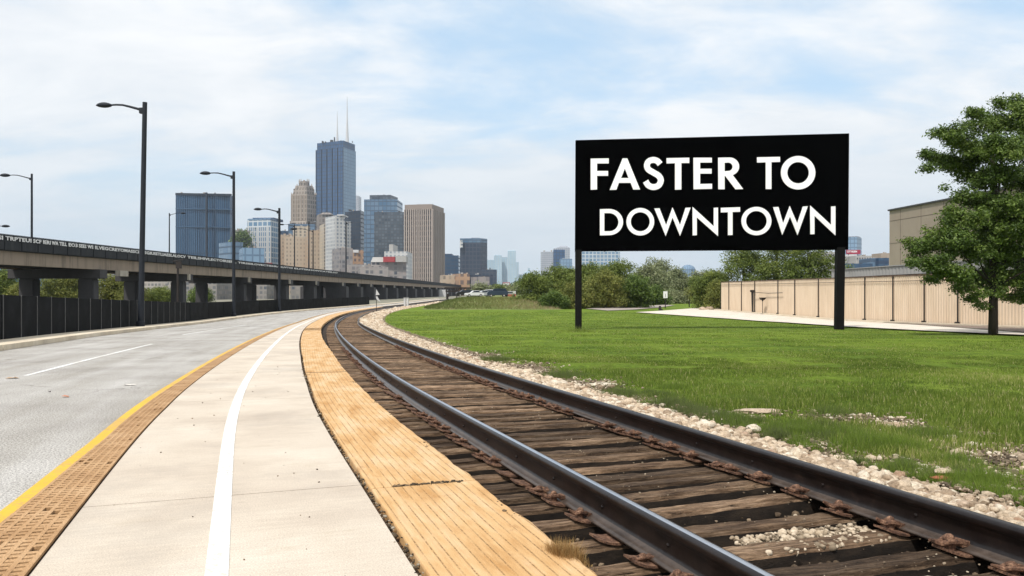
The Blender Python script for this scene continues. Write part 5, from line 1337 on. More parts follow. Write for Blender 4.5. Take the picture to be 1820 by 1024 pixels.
# ---------------------------------------------------------------- buildings on the right
t = thing('warehouse', 'big plain beige panelled building behind the right tree', 'building', (66, 105, -1.1))
def poly_bld(mb, pts, z0, z1): return mb.prism(pts, z0, z1)
f0 = (62.3, 130); f1 = (66.2, 78)
P(MB().prism([f0, f1, (96, 80), (94, 132)], -1.2, zv(375, 130)), 'wall', M['beige_panel'], t)
mb = MB(); d = Vector((f1[0] - f0[0], f1[1] - f0[1])); L = d.length; d /= L; nn = Vector((-d.y, d.x)) * -1
if nn.x > 0: nn = -nn
ang = math.atan2(d.y, d.x)
for q in np.arange(3.2, L, 5.6): c = Vector(f0) + d * q + nn * .0; mb.box(c.x, c.y, 6.5, .07, .05, 16.2, ang)
for z in (1.5, 5.4, 9.3, 13.0): c = Vector(f0) + d * L / 2; mb.box(c.x, c.y, z, L, .05, .07, ang)
P(mb, 'panel_joint', mat('joint_brown', [(.13, .1, .08), (.15, .12, .1)], 1, .9, 0), t)
c = Vector(f0) + d * L / 2; P(MB().box(c.x, c.y, zv(375, 130) + .1, L + .3, .5, .25, ang), 'coping', M['pier'], t)
t = thing('canopy_building', 'low building with a pale grey metal fascia above the corrugated wall', 'building', (33, 45, -1.1))
P(MB().prism([(30.6, 72), (30.4, 24), (44, 24), (44, 72)], -1.1, 2.6), 'wall', M['iron'], t)
mb = MB(); vs = []; fs = []; n = 180
for i in range(n + 1): q = 73 - i * 50 / n; vs += [(29.6 - .05 * (i % 2), q, 2.62), (29.6 - .05 * (i % 2), q, 3.28)]
fs = [(2 * i, 2 * i + 2, 2 * i + 3, 2 * i + 1) for i in range(n)]; mb.add(vs, fs); P(mb, 'fascia', M['roof_metal'], t)
P(MB().prism([(29.5, 73.2), (29.5, 22.8), (46, 22.8), (46, 73.2)], 3.284, 3.36), 'roof', M['roof_metal'], t)
P(MB().prism([(29.7, 73), (29.7, 23), (45, 23), (45, 73)], 2.61, 2.66), 'soffit', M['iron'], t)

# ---------------------------------------------------------------- skyline
FA = {
 'ribbed': facade('ribbed_blue_glass', (.012, .04, .095), (.02, .08, .17), 3.4, 60, .34, .03, .25, .25, tint=(.07, .13, .21)),
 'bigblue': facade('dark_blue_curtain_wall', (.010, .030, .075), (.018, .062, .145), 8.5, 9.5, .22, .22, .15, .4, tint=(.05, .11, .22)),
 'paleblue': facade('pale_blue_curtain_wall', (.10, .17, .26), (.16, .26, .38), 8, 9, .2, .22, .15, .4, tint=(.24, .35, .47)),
 'blackglass': facade('near_black_glass', (.012, .018, .03), (.018, .03, .052), 7, 8, .2, .25, .15, .5, tint=(.04, .06, .09)),
 'steelglass': facade('steel_blue_glass', (.055, .095, .15), (.06, .13, .22), 7.5, 8.5, .16, .25, .12, .6, tint=(.16, .23, .31)),
 'darkglass': facade('smoky_glass', (.045, .055, .07), (.025, .04, .06), 5, 5, .22, .28, .12, .8, tint=(.13, .16, .19)),
 'grid': facade('white_grid_blue_glass', (.50, .54, .56), (.10, .20, .31), 9, 8.5, .24, .26, .12, .6, tint=(.2, .3, .42)),
 'stone': facade('old_stone_windows', (.42, .36, .30), (.03, .03, .035), 6, 8.5, .40, .34, .4, .6, wall2=(.24, .21, .19), tint=(.3, .25, .2)),
 'tan': facade('tan_stone_windows', (.42, .34, .255), (.12, .10, .085), 5.0, 6.0, .58, .5, .4, .7, wall2=(.42, .30, .20), tint=(.4, .33, .25)),
 'cream': facade('cream_ribs', (.55, .47, .36), (.12, .11, .10), 6.5, 5.0, .55, .25, .3, .5, tint=(.35, .3, .25)),
 'white': facade('white_slab_windows', (.56, .56, .55), (.12, .15, .19), 5.0, 5.0, .5, .4, .3, .5, tint=(.45, .47, .48)),
 'beige': facade('beige_bay_windows', (.26, .215, .185), (.012, .013, .02), 6.5, 8, .12, .28, .3, .6, wall2=(.2, .17, .15), tint=(.14, .13, .13)),
 'navy': facade('navy_glass', (.02, .045, .09), (.022, .06, .12), 8, 8, .12, .3, .15, .4, tint=(.05, .09, .14)),
 'navydark': facade('slate_glass', (.035, .045, .07), (.022, .035, .062), 7, 8, .25, .25, .2, .3, tint=(.05, .07, .1)),
 'whitestrip': facade('white_balcony_strip', (.6, .6, .58), (.06, .07, .09), 6, 6, .3, .4, .3, .4),
 'brick': facade('brown_brick_windows', (.36, .21, .13), (.10, .08, .08), 6, 7, .5, .45, .4, .6, wall2=(.45, .3, .19), tint=(.25, .18, .14)),
 'palegrey': facade('pale_grey_windows', (.42, .44, .48), (.22, .25, .3), 6, 6, .35, .35, .2, .4, tint=(.3, .34, .4)),
 'small': facade('small_windowed_blocks', (.40, .37, .34), (.05, .07, .10), 1.7, 1.9, .35, .4, .3, .8, wall2=(.20, .19, .18), tint=(.3, .27, .23)),
 'mixed': facade('mixed_city_windows', (.30, .27, .25), (.03, .045, .07), 5, 5.5, .35, .35, .3, .9, wall2=(.24, .23, .23), tint=(.35, .3, .28)),
}
SG = None
def BL(label, D, m, pts, vtop, extras=(), name='tower', cat='building', depth=50, zb_=-2, vbase=None):
    """pts: columns of the visible wall corners with extra distance, left to right"""
    W = [(xu(u, D + dy), D + dy) for u, dy in pts]
    t = thing(name, label, cat, (sum(p[0] for p in W) / len(W), D, zb_))
    def foot(ps, dep=depth):
        w = [(xu(u, D + dy), D + dy) for u, dy in ps]
        if len(w) == 3: w = w + [(w[0][0] + w[2][0] - w[1][0], w[0][1] + w[2][1] - w[1][1])]
        else:
            dx, dy_ = w[1][0] - w[0][0], w[1][1] - w[0][1]; l = math.hypot(dx, dy_); w = w + [(w[1][0] - dy_ / l * dep, w[1][1] + dx / l * dep), (w[0][0] - dy_ / l * dep, w[0][1] + dx / l * dep)]
        return w
    zt_ = zv(vtop, D + (pts[1][1] if len(pts) == 3 else 0))
    P(MB().prism(foot(pts), zb_, zt_), 'tower_body', m, t)
    wpx_ = pts[-1][0] - pts[0][0]
    if wpx_ > 13 and not extras and D < 3000:
        rr2 = random.Random(int(pts[0][0]) * 7 + int(D))
        for _ in range(3):
            u_ = rr2.uniform(pts[0][0] + 3, pts[-1][0] - 3); w_ = rr2.uniform(1.5, 4) / F * D; h_ = rr2.uniform(1.2, 3.4) / F * D
            P(MB().box(xu(u_, D + 14), D + 14, zt_ + h_ / 2, w_, w_ * .8, h_), 'roof_unit', M[rr2.choice(['roof_metal', 'pier', 'beige_panel'])], t)
    for e in extras:
        nm, em, ps, va, vb = e[:5]; tp = e[5] if len(e) > 5 else 1.0
        P(MB().prism(foot(ps, depth * .8), zv(va, D), zv(vb, D), tp), nm, em, t)
    return t, foot
def ribs(t, foot, pts, z0, z1, edge, n, w, d, m, name='rib'):
    f = foot(pts); a, b = f[edge], f[edge + 1]; dx, dy = b[0] - a[0], b[1] - a[1]; l = math.hypot(dx, dy); nx_, ny_ = dy / l, -dx / l; mb = MB()
    if ny_ > 0: nx_, ny_ = -nx_, -ny_
    for i in range(n + 1):
        q = i / n; mb.box(a[0] + dx * q + nx_ * d * .35, a[1] + dy * q + ny_ * d * .35, (z0 + z1) / 2, w, d, z1 - z0, math.atan2(dy, dx))
    return P(mb, name, m, t)
M['crown_stone'] = mat('crown_stone', [(.22, .18, .155), (.27, .22, .19)], .02, .85, 0)
ribm = mat('blue_rib', [(.03, .08, .15), (.045, .10, .18)], .01, .4, 0); darkrib = mat('dark_seam', [(.01, .016, .028), (.014, .02, .034)], .01, .4, 0)
# left to right
D = 1150; pts = [(313, 0), (408.5, 14)]
t, ft = BL('wide dark blue ribbed glass block at the left of the skyline', D, FA['ribbed'], pts, 343); z0, z1 = -2, zv(343, D)
ribs(t, ft, pts, z0, z1, 0, 26, .9, 1.2, ribm); 
P(MB().box(xu(367, D - 3), D - 3, (z0 + z1) / 2, 2.2, 3, z1 - z0 + .5), 'centre_seam', darkrib, t)
for v in (345.0, 371, 403): P(MB().box((xu(313, D) + xu(408.5, D + 7)) / 2, D + 6, zv(v, D), xu(408.5, D) - xu(313, D), 3, 3.2 if v < 350 else 1.2, .145), 'band', darkrib if v < 350 else ribm, t)
for a, b, vt, dd, m, lb in ((411, 432, 430, 980, 'steelglass', 'low blue glass block right of the ribbed block'), (420, 444, 409, 1250, 'mixed', 'narrow grey block with greenery beside the grid tower'), (432, 470, 440, 900, 'paleblue', 'low slanting blue glass block before the grid tower')):
    BL(lb, dd, FA[m], [(a, 0), (b, 10)], vt, depth=40)
D = 1300; pts = [(439, 0), (481, -12), (497, 30)]
t, ft = BL('pale blue tower with a white window grid and a dark roof box', D, FA['grid'], pts, 391, [('roof_box', FA['bigblue'], [(449, 8), (486, 4)], 391, 386.5), ('crown_band', FA['paleblue'], [(440, 1), (481, -11), (496.5, 30)], 391.2, 389)])
ribs(t, ft, pts, 0, zv(404, D), 0, 12, 1.3, 1.0, M['white'])
P(MB().box(xu(476, 1255), 1255, zv(470, 1255), 14, 2, 5), 'red_sign', M['red'], t)
# stepped stone tower
D = 1500
t, ft = BL('old stepped stone tower with a narrow ornate crown', D, FA['stone'], [(515, 0), (545, -10), (564, 20)], 392, [
    ('tier', FA['stone'], [(518, 2), (545, -6), (562, 16)], 392, 345), ('tier', FA['stone'], [(521.5, 4), (545, -3), (559, 13)], 345, 335), ('tier', FA['stone'], [(525, 6), (545, 0), (556, 10)], 335, 329.5),
    ('tier', FA['stone'], [(531, 8), (543, 4), (550, 9)], 329.5, 321.5), ('spire', FA['stone'], [(537, 8), (541, 6), (544, 9)], 321.5, 319.2, .4)], depth=44)
ribs(t, ft, [(518, 2), (545, -6), (562, 16)], 60, zv(347, D), 0, 9, 1.3, 1.2, M['beige_panel'], 'pilaster'); 
mb = MB()
for u, v in ((518, 345), (521, 345), (525, 335), (528, 329.5), (532, 321), (549, 321), (554, 329.5), (557, 335), (560, 345), (562, 345), (535, 320.5), (546, 320.5)): mb.box(xu(u, D + 4), D + 4, zv(v - 1, D), 1.8, 1.8, 4.4, taper=.4); P(mb, 'pinnacle', M['beige_panel'], t); mb = MB()
for a, b, vt, dd, m, lb, ex in (
    (499, 524, 417, 1250, 'tan', 'tan block left below the stepped stone tower', ()),
    (512, 560, 398, 1380, 'steelglass', 'grey glass block crossing the foot of the stepped stone tower', ()),
    (505, 545, 421, 1180, 'tan', 'broad tan windowed block, front left of the stone tower', ()),
    (549, 577, 409, 1150, 'tan', 'tan block behind the paired viaduct lamps', ()),
    (524, 551, 402, 1230, 'cream', 'cream block between the two tan blocks', ()),
    (566, 590, 381, 1420, 'stone', 'stone block with a sloping roof below the big blue tower', (('roof', FA['stone'], [(567, 1), (589, 1)], 381, 377, .5),)),
    (576, 601, 398, 1120, 'cream', 'cream ribbed block left of the white slab tower', ()),
    (596, 613, 383, 1080, 'white', 'slim white slab tower before the big blue tower', (('roof_box', M['white'], [(599, 2), (611, 2)], 383, 381),)),
    (612, 624, 393, 1100, 'white', 'second white slab, right of the slim one', ()),
    (604, 627, 441, 1000, 'mixed', 'low dark mixed block at the foot of the white slabs', ()),
    (489, 512, 410, 1450, 'navy', 'small blue block behind the tan block', ()),
    (625, 646, 444, 1060, 'brick', 'low cream and brick block below the black tower', (('upper_floor', M['white'], [(627, 1), (637, 1)], 449, 444),)),
    (621, 660, 470, 900, 'mixed', 'low brownish block just above the viaduct', ()),
    (640, 690, 474, 860, 'mixed', 'low bluish block above the viaduct, left of the red-fronted one', ())):
    BL(lb, dd, FA[m], [(a, 0), (b, 8)], vt, ex, depth=36)
# the big blue tower
D = 2000; pts = [(562, 40), (610, 0), (632, 60)]
t, ft = BL('tallest dark blue glass tower with two white antenna masts', D, FA['bigblue'], pts, 262, [('crown', FA['bigblue'], [(563.5, 41), (610, 2), (631, 58)], 262, 249.5)])
# brighter flank: glass reflection painted in as a paler facade
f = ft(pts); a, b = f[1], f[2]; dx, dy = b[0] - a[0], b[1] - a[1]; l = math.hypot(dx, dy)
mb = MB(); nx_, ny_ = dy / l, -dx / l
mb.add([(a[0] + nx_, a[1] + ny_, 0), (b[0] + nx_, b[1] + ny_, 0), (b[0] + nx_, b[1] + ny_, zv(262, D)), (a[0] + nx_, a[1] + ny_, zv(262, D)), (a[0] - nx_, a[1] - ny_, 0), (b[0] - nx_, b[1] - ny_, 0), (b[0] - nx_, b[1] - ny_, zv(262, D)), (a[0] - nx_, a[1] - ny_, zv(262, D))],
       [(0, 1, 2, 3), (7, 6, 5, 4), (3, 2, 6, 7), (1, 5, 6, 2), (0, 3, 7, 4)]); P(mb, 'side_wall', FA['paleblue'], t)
ribs(t, ft, pts, 0, zv(262, D), 0, 5, 1.2, 2.0, darkrib)
P(MB().tube([(xu(617, D + 30), D + 30, zv(250, D)), (xu(617, D + 30), D + 30, zv(228, D)), (xu(617, D + 30), D + 30, zv(205, D)), (xu(617, D + 30), D + 30, zv(167, D))], [4.6, 3.0, 1.6, .5], 10), 'antenna', M['white'], t)
P(MB().tube([(xu(599.5, D + 30), D + 30, zv(250, D)), (xu(599.5, D + 30), D + 30, zv(225, D)), (xu(599.5, D + 30), D + 30, zv(193, D))], [3.4, 1.6, .4], 8), 'antenna', M['white'], t)
mb = MB()
for u, v, w in ((572, 247, 4), (577, 248, 3), (588, 245, 7), (593, 240, 2), (605, 246, 3), (625, 247, 1)): mb.box(xu(u, D + 20), D + 30, zv((v + 250) / 2, D), w, 6, (250 - v) / F * D)
P(mb, 'roof_plant', M['iron'], t)
BL('pale slim tower peeping right of the tallest tower', 2600, FA['palegrey'], [(628, 0), (637, 0)], 348)
t, ft = BL('near-black glass tower left of the steel blue tower', 1500, FA['blackglass'], [(613, 30), (641, 0), (650, 40)], 374)
t, ft = BL('broad steel blue tower with a stepped grey roof box', 1450, FA['steelglass'], [(647, 0), (706, 0), (715.5, 60)], 354.5, [('roof_box', FA['darkglass'], [(657, 12), (694, 8), (707, 50)], 354.5, 345.5), ('mast', M['iron'], [(681.5, 20), (683, 20)], 345.5, 343.5)])
BL('dark smoky glass block in front of the steel blue tower', 1300, FA['darkglass'], [(665, 0), (722, 0)], 377)
t, ft = BL('low grey block with a white rooftop cube', 980, FA['white'], [(683, 0), (724, 0)], 447, [('roof_cube', M['roof_metal'], [(691.5, 4), (698.5, 4)], 447, 434)])
t, ft = BL('low glass-roofed hall with a red front', 900, FA['mixed'], [(659, 0), (722, 5)], 466, [('glass_roof', M['roof_metal'], [(659, -1), (682, -1)], 466, 457, .8), ('red_front', M['red'], [(681, -3), (702, -3)], 466, 456.5), ('front_wall', M['roof_metal'], [(703, -3), (722, -2)], 466, 455)])
# beige ribbed tower
D = 1200; pts = [(719.5, 10), (768, 0), (788.5, 60)]
t, ft = BL('tall beige tower with close vertical ribs, at the right of the main skyline', D, FA['beige'], pts, 371.5, [('crown', M['crown_stone'], [(719.3, 9), (768, -1.5), (788.8, 60)], 372, 363), ('roof_plant', M['beige_panel'], [(741, 18), (765, 14)], 363, 361)])
f = ft(pts); 
ribs(t, ft, pts, 0, zv(371.5, D), 0, 13, 1.5, 2.2, mat('beige_rib', [(.33, .28, .245), (.39, .335, .295)], .02, .8, 0)); ribs(t, ft, pts, 0, zv(371.5, D), 1, 7, 1.8, 2.2, bpy.data.materials['beige_rib'])
# right of it
BL('dark blue block right of the beige ribbed tower', 1600, FA['navy'], [(786, 0), (815, 0)], 454, [('roof_box', FA['navy'], [(789, 3), (803, 3)], 454, 451)])
D = 1500; t, ft = BL('dark slate tower with a white balcony strip on its left edge', D, FA['navydark'], [(817.5, 4), (855, 0), (866, 20)], 431, [('crown', FA['steelglass'], [(817.5, 4), (855, 0), (866, 20)], 431, 423.5), ('penthouse', FA['palegrey'], [(838, 8), (852, 8)], 423.5, 422)])
P(MB().box(xu(820, D - 2), D - 2, zv(431, D) / 2 + 45, 5.5, 4, zv(424, D) - 90), 'balcony_strip', FA['whitestrip'], t)
BL('dark lower annex beside the slate tower', 1480, FA['navydark'], [(855, 6), (882.5, 6)], 479)
for a, b, vt, dd, m, lb in ((787, 818, 489, 700, 'tan', 'low tan brick block behind the viaduct end'), (815, 835, 486.5, 690, 'brick', 'reddish brown low block in the row behind the viaduct end'), (834, 876, 488, 700, 'navydark', 'low bluish block at the right of the row behind the viaduct end'), (852, 870, 492, 660, 'mixed', 'small grey block at the very end of the viaduct')):
    BL(lb, dd, FA[m], [(a, 0), (b, 3)], vt, depth=25)
pale = facade('far_haze_blue', (.40, .50, .56), (.28, .42, .52), 14, 12, .3, .3, .3, .4, tint=(.36, .48, .56))  # distance haze painted into the facade, paler than the haze volume makes it
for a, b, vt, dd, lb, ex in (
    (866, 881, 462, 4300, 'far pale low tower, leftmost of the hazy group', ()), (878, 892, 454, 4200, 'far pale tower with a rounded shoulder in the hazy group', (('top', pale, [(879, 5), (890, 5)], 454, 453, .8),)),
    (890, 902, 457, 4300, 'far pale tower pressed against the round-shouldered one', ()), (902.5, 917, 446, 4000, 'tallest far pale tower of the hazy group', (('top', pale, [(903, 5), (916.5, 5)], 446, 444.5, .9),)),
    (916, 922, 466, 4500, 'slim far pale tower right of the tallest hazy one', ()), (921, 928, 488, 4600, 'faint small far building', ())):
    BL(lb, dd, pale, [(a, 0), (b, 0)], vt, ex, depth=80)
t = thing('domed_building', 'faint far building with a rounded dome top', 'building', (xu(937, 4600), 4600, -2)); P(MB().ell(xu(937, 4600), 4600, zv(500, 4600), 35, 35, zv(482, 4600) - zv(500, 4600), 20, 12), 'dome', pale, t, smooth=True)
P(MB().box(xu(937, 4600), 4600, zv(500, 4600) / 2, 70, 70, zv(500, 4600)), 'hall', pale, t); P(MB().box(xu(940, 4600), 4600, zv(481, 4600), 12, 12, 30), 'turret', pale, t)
t = thing('low_sign_hall', 'far low building with a red-framed board beside the small dark tree', 'building', (xu(902, 600), 600, -2)); P(MB().box(xu(902, 600), 600, zv(511, 600) / 2, 20, 8, zv(511, 600) + 2), 'wall', M['white'], t); P(MB().box(xu(900, 595), 595, zv(505, 595), 5.6, .5, 2.6), 'board', M['red'], t)
P(MB().box(xu(900, 594.5), 594.5, zv(505, 594), 4.6, .4, 1.8), 'board_face', M['white'], t)
# behind the trees, right half
BL('pale grey tower left of the dark glass pair', 2300, FA['palegrey'], [(962, 0), (985, 0)], 447.5)
BL('dark glass tower of the pair left of the billboard post', 2200, FA['bigblue'], [(984, 0), (1004, 0)], 444, [('crown', FA['palegrey'], [(984.5, 1), (1004, 1)], 444, 441.5)])
BL('pale curved-top tower behind the dark glass tower', 2500, FA['palegrey'], [(990, 0), (1013, 0)], 440, [('crown', FA['palegrey'], [(993, 2), (1011, 2)], 440, 437, .7)])
BL('low blue glass block right of the dark glass tower', 2100, FA['paleblue'], [(996, 0), (1017, 0)], 460)
BL('wide pale blue slab building under the left end of the billboard', 1900, FA['grid'], [(1030, 0), (1102, 0)], 447.5)
t = thing('dome_tower', 'blue round-topped glass tower between the hazy trees', 'building', (xu(1223, 1500), 1500, -2)); r_ = 13 / F * 1500
P(MB().tube([(xu(1223, 1500), 1500, -2), (xu(1223, 1500), 1500, zv(480, 1500))], [r_, r_], 24), 'drum', FA['paleblue'], t); P(MB().ell(xu(1223, 1500), 1500, zv(480, 1500), r_ * .99, r_ * .99, 9.5 / F * 1500, 24, 12), 'dome', FA['paleblue'], t, smooth=True)
D = 1700; t, ft = BL('pale blue rounded tower right of the billboard', D, FA['paleblue'], [(1496, 0), (1523, -12), (1531.5, 20)], 421.5, [('crown', FA['palegrey'], [(1498, 2), (1523, -9), (1530, 20)], 421.5, 420.3)])
D = 620; t = thing('rooftop_sign', 'maroon rooftop sign board with white lettering', 'sign', (xu(1516, D), D, zv(452, D)))
P(MB().box(xu(1516.5, D), D, zv(448, D), 25 / F * D, .6, 7.5 / F * D), 'board', M['maroon'], t)
text_on('lettering', 'CITYRISIN', 18 / F * D, 3.4 / F * D, lambda a, b, c: (xu(1505, D) + a, D - .35 - c, zv(449, D) + b), M['letter'], t)
for u in (1508, 1525): P(MB().tube([(xu(u, D), D + .4, zv(454, D)), (xu(u, D), D + .4, zv(446, D))], [.2, .2], 6), 'strut', M['iron'], t)
for a, b, vt, dd, m, lb in ((1497, 1523, 452.5, 630, 'plain_white', 'plain white block carrying the maroon rooftop sign'), (1521, 1549, 454.5, 610, 'plain_grey', 'grey panelled block right of the white block'), (1503, 1551, 468.5, 560, 'navy', 'low dark blue glass block above the canopy roof'),
                            (1548, 1563, 459, 575, 'steelglass', 'small blue glass block near the beige building'), (1562, 1580, 458.5, 570, 'navy', 'dark blue block touching the beige building'), (1566, 1582, 450, 760, 'plain_pink', 'pinkish rooftop structure behind the dark blue block'),
                            (1452, 1488, 448, 640, 'plain_grey', 'grey block with dark windows under the right end of the billboard'), (1468, 1497, 467, 520, 'plain_white', 'low white block beside the right billboard post'),
                            (-40, 62, 468, 260, 'steelglass', 'blue glass office block seen under the left end of the viaduct'), (188, 246, 483, 420, 'small', 'pale hillside block under the viaduct behind the nearest lamp'), (246, 300, 492, 380, 'small', 'low mixed block under the viaduct right of the nearest lamp'),
                            (298, 345, 490, 330, 'small', 'grey low block under the viaduct below the ribbed tower'), (344, 374, 496, 340, 'steelglass', 'blue low block between viaduct columns'), (366, 385, 492, 300, 'small', 'pale tan block between viaduct columns, next to the blue one'),
                            (444, 474, 496, 320, 'small', 'pale block seen between the fourth and fifth viaduct bents'), (516, 546, 500, 330, 'small', 'pale block seen between the fifth and sixth viaduct bents'), (566, 582, 500, 420, 'plain_white', 'white wall seen between two far viaduct bents'),
                            (778, 792, 515, 520, 'plain_white', 'small white building at the far end under the viaduct')):
    mm = {'plain_white': M['white'], 'plain_grey': M['roof_metal'], 'plain_pink': M['beige_panel']}.get(m) or FA[m]
    t, ft = BL(lb, dd, mm, [(a, 0), (b, 0)], vt, depth=20, name='city_block')
    if m.startswith('plain') and b - a > 20:
        mb = MB()
        for q in np.arange(a + 3, b - 1, 4.5): mb.box(xu(q, dd - .3), dd - .3, zv(vt + 5, dd), 1.2 / F * dd, .5, 3 / F * dd)
        P(mb, 'window_row', M['car_glass'], t)

# ---------------------------------------------------------------- loose things
def small_stone(u, v, sx, sy, sz, label, tone, name='stone', zo=0, k=0, cat='stone', m=None):
    x, y = unp(u, v); V, Fc = ICO[k]; me = np_mesh(name, V * np.array([sx, sy, sz]), Fc, 3, np.full((len(Fc) * 3, 2), tone), False)
    o = link(name, me, m or M['stone'], None, (x, y, float(zg(y)) + zo)); tag(o, label, cat); return o
small_stone(1345, 731, .26, .10, .035, 'flat pale limestone slab lying in the grass, largest one', .95, k=1)
small_stone(1588, 755, .15, .10, .03, 'flat white stone slab in the bare strip of the verge', .97, k=2)
small_stone(1072, 684, .22, .12, .035, 'white flat stone at the grass edge below the left billboard post', .9, k=3)
small_stone(1690, 778, .05, .04, .03, 'small pale stone lying in the rough grass', .8, k=4)
small_stone(1676, 852, .05, .04, .028, 'pinkish stone lying on top of the red brick fragment', .6, k=5, zo=.05)
small_stone(1676, 856, .075, .05, .03, 'red brick fragment at the edge of the verge', 1.0, name='brick_fragment', k=6, cat='brick', m=mat('red_brick_piece', [(.28, .08, .04), (.4, .14, .08)], 20, .9, .5, .005, 80), zo=.015)
small_stone(1340, 765, .06, .05, .045, 'pale stone standing proud of the ballast edge', .9, k=0, zo=.02)
for (u, v, lb, c, sx) in ((232, 685, 'small white crumpled litter scrap on the road', (.7, .66, .6), .09), (22, 673, 'tan dead leaf on the road near the lane line', (.45, .3, .18), .09), (117, 706, 'reddish dead leaf on the asphalt', (.5, .22, .13), .06), (88, 698, 'tiny dark pebble on the road', (.04, .03, .03), .02)):
    x, y = unp(u, v, -.03); r = random.Random(int(u)); mb = MB(); n = 9
    vs = [(0, 0, .014)] + [(math.cos(6.283 * i / n) * sx * r.uniform(.5, 1.2), math.sin(6.283 * i / n) * sx * r.uniform(.4, 1), .004 + r.uniform(0, .02)) for i in range(n)]
    mb.add(vs, [(0, 1 + i, 1 + (i + 1) % n) for i in range(n)]); o = mb.obj('litter' if 'scrap' in lb else ('pebble' if 'pebble' in lb else 'dead_leaf'), mat('litter_' + str(u), [c, tuple(q * .8 for q in c)], 30, .8, 0)); o.location = (x, y, float(zg(y)) - .028)
    sd = o.modifiers.new('s', 'SOLIDIFY'); sd.thickness = .002
    tag(o, lb, 'litter' if 'scrap' in lb else ('pebble' if 'pebble' in lb else 'leaf'))
# weed tuft at the board edge and along the verge
def tuft(x, y, z, n, h, spread, m, label, name='weed_tuft', seed=0, elong=(1, 0)):
    r = np.random.default_rng(seed); a = r.uniform(0, 6.28, n); d = spread * np.sqrt(r.uniform(0, 1, n)); l = r.normal(0, spread, n)
    px, py = d * np.cos(a) + l * elong[0], d * np.sin(a) + l * elong[1]; hh = h * r.uniform(.4, 1.2, n) * np.exp(-(l / (2.2 * spread)) ** 2); w = .0016
    b = r.uniform(0, 6.28, n); ln = hh * r.uniform(.1, .9, n)
    V = np.stack([np.stack([px - w * np.cos(b), py - w * np.sin(b), 0 * px], 1), np.stack([px + w * np.cos(b), py + w * np.sin(b), 0 * px], 1), np.stack([px + ln * np.cos(b + 1.4), py + ln * np.sin(b + 1.4), hh], 1)], 1).reshape(-1, 3)
    rv = np.clip(r.normal(.5, .25, n), 0, 1); uv = np.stack([np.repeat(rv, 3), np.zeros(3 * n)], 1)
    o = link(name, np_mesh(name, V, np.arange(3 * n).reshape(n, 3), 3, uv), M[m], None, (x, y, z)); tag(o, label, 'plant'); return o
x, y = unp(1003, 985); tuft(x, y, -.03, 3200, .085, .055, 'dryblade', 'dry golden-brown weed tuft growing at the edge of the nearest ochre board', seed=3, elong=(.6, -.8))
x, y = unp(1029, 589); tuft(x, y, float(zg(y)), 1400, .28, .38, 'blade', 'ring of taller grass around the foot of the left billboard post', 'grass_tuft', 5, (1, 0))
x, y = unp(548, 667); tuft(x, y, float(zg(y)) - .02, 500, .04, .04, 'dryblade', 'small brown weed at the pavement edge beside the metal joint strip', seed=8)

# ---------------------------------------------------------------- sky, sun, haze
SUN_EL, SUN_AZ = rad(54), rad(210)       # azimuth clockwise from +Y: left, a little behind
w = bpy.data.worlds.new('World'); scene.world = w; w.use_nodes = True; nt = w.node_tree; bg = nt.nodes['Background']
sky = nt.nodes.new('ShaderNodeTexSky'); sky.sky_type = 'NISHITA'; sky.sun_disc = False; sky.sun_elevation = SUN_EL; sky.sun_rotation = SUN_AZ
sky.air_density = 1.2; sky.dust_density = 1.0; sky.ozone_density = 2.0
tc = nt.nodes.new('ShaderNodeTexCoord'); sp = nt.nodes.new('ShaderNodeSeparateXYZ'); nt.links.new(tc.outputs['Generated'], sp.inputs[0])
zz = math_(nt, 'ADD', math_(nt, 'MAXIMUM', sp.outputs[2], 0), .22)
cb = nt.nodes.new('ShaderNodeCombineXYZ'); nt.links.new(math_(nt, 'DIVIDE', sp.outputs[0], zz), cb.inputs[0]); nt.links.new(math_(nt, 'DIVIDE', sp.outputs[1], zz), cb.inputs[1])
mp = nt.nodes.new('ShaderNodeMapping'); nt.links.new(cb.outputs[0], mp.inputs['Vector']); mp.inputs['Location'].default_value = (7.4, 2.2, 0); mp.inputs['Scale'].default_value = (1.0, 1.5, 1)
n1 = noise(nt, mp.outputs['Vector'], .75, 8, .55, .5); n2 = noise(nt, mp.outputs['Vector'], 2.6, 9, .58, .3)
cl = math_(nt, 'MULTIPLY_ADD', n2, .28, math_(nt, 'MULTIPLY', n1, .72))
cov = step(nt, cl, .33, .53)
n3 = step(nt, n2, .3, .7)
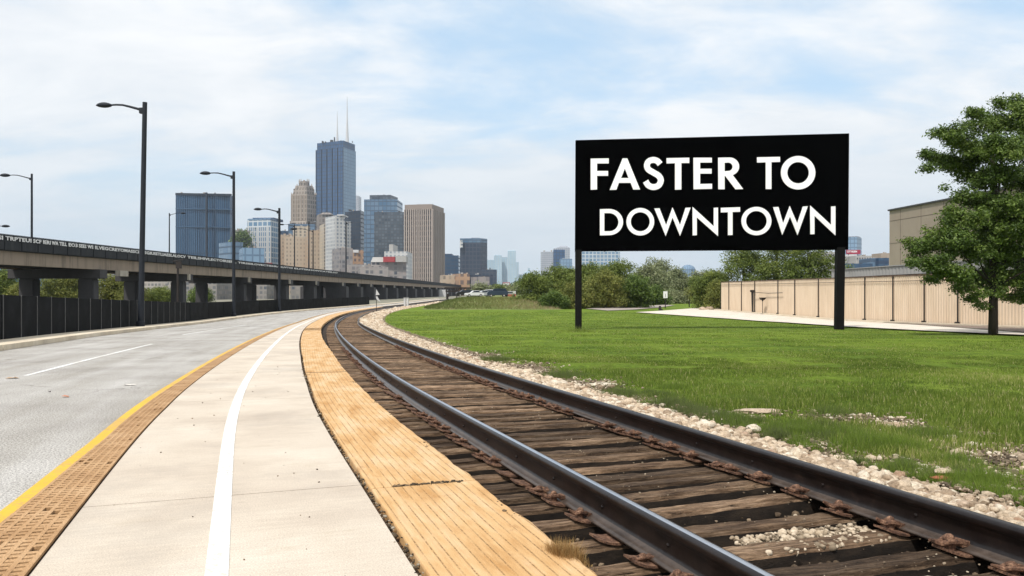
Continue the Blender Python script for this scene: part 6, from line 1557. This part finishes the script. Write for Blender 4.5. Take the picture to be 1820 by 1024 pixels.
cc = mix(nt, n3, (5.6, 5.85, 6.1), (6.6, 6.65, 6.7))
blue = mix(nt, .62, sky.outputs[0], (3.8, 5.4, 6.85))
hz_ = math_(nt, 'SUBTRACT', 1, step(nt, sp.outputs[2], .0, .26))
colr = mix(nt, math_(nt, 'MULTIPLY_ADD', cov, .92, .05), blue, cc)
colr = mix(nt, math_(nt, 'MULTIPLY', hz_, .8), colr, (4.5, 5.15, 5.65))
nt.links.new(colr, bg.inputs['Color']); bg.inputs['Strength'].default_value = .12
sun = bpy.data.lights.new('sun', 'SUN'); sun.energy = 3.0; sun.angle = rad(4); sun.color = (1, .95, .88)
so = bpy.data.objects.new('sun', sun); COL.objects.link(so)
d = Vector((math.sin(SUN_AZ) * math.cos(SUN_EL), math.cos(SUN_AZ) * math.cos(SUN_EL), math.sin(SUN_EL))); so.rotation_euler = (-d).to_track_quat('-Z', 'Y').to_euler(); so.location = (0, 0, 50)

hm = bpy.data.materials.new('haze'); hm.use_nodes = True; nt = hm.node_tree; nt.nodes.remove(nt.nodes['Principled BSDF'])
pv = nt.nodes.new('ShaderNodeVolumePrincipled'); pv.inputs['Color'].default_value = (.78, .88, 1, 1); pv.inputs['Density'].default_value = .00008; pv.inputs['Anisotropy'].default_value = .2
nt.links.new(pv.outputs[0], nt.nodes['Material Output'].inputs['Volume'])
hb = MB().box(0, 3500, 300, 9900, 7900, 604).obj('haze', hm, uv=False); tag(hb, 'thin pale haze over the city', 'haze', kind='stuff')

cam = bpy.data.cameras.new('camera'); co = bpy.data.objects.new('camera', cam); COL.objects.link(co); co.location = (0, 0, H); co.rotation_euler = (math.pi / 2, 0, 0)
cam.sensor_width = 36; cam.lens = F / 1820 * 36; cam.shift_y = 8 / 1820; cam.clip_start = .05; cam.clip_end = 20000
scene.camera = co
scene.view_settings.view_transform = 'Standard'; scene.view_settings.look = 'None'; scene.view_settings.exposure = .42; scene.view_settings.gamma = 1
scene.cycles.use_denoising = True; scene.cycles.volume_bounces = 0; scene.cycles.max_bounces = 6; scene.cycles.transparent_max_bounces = 6
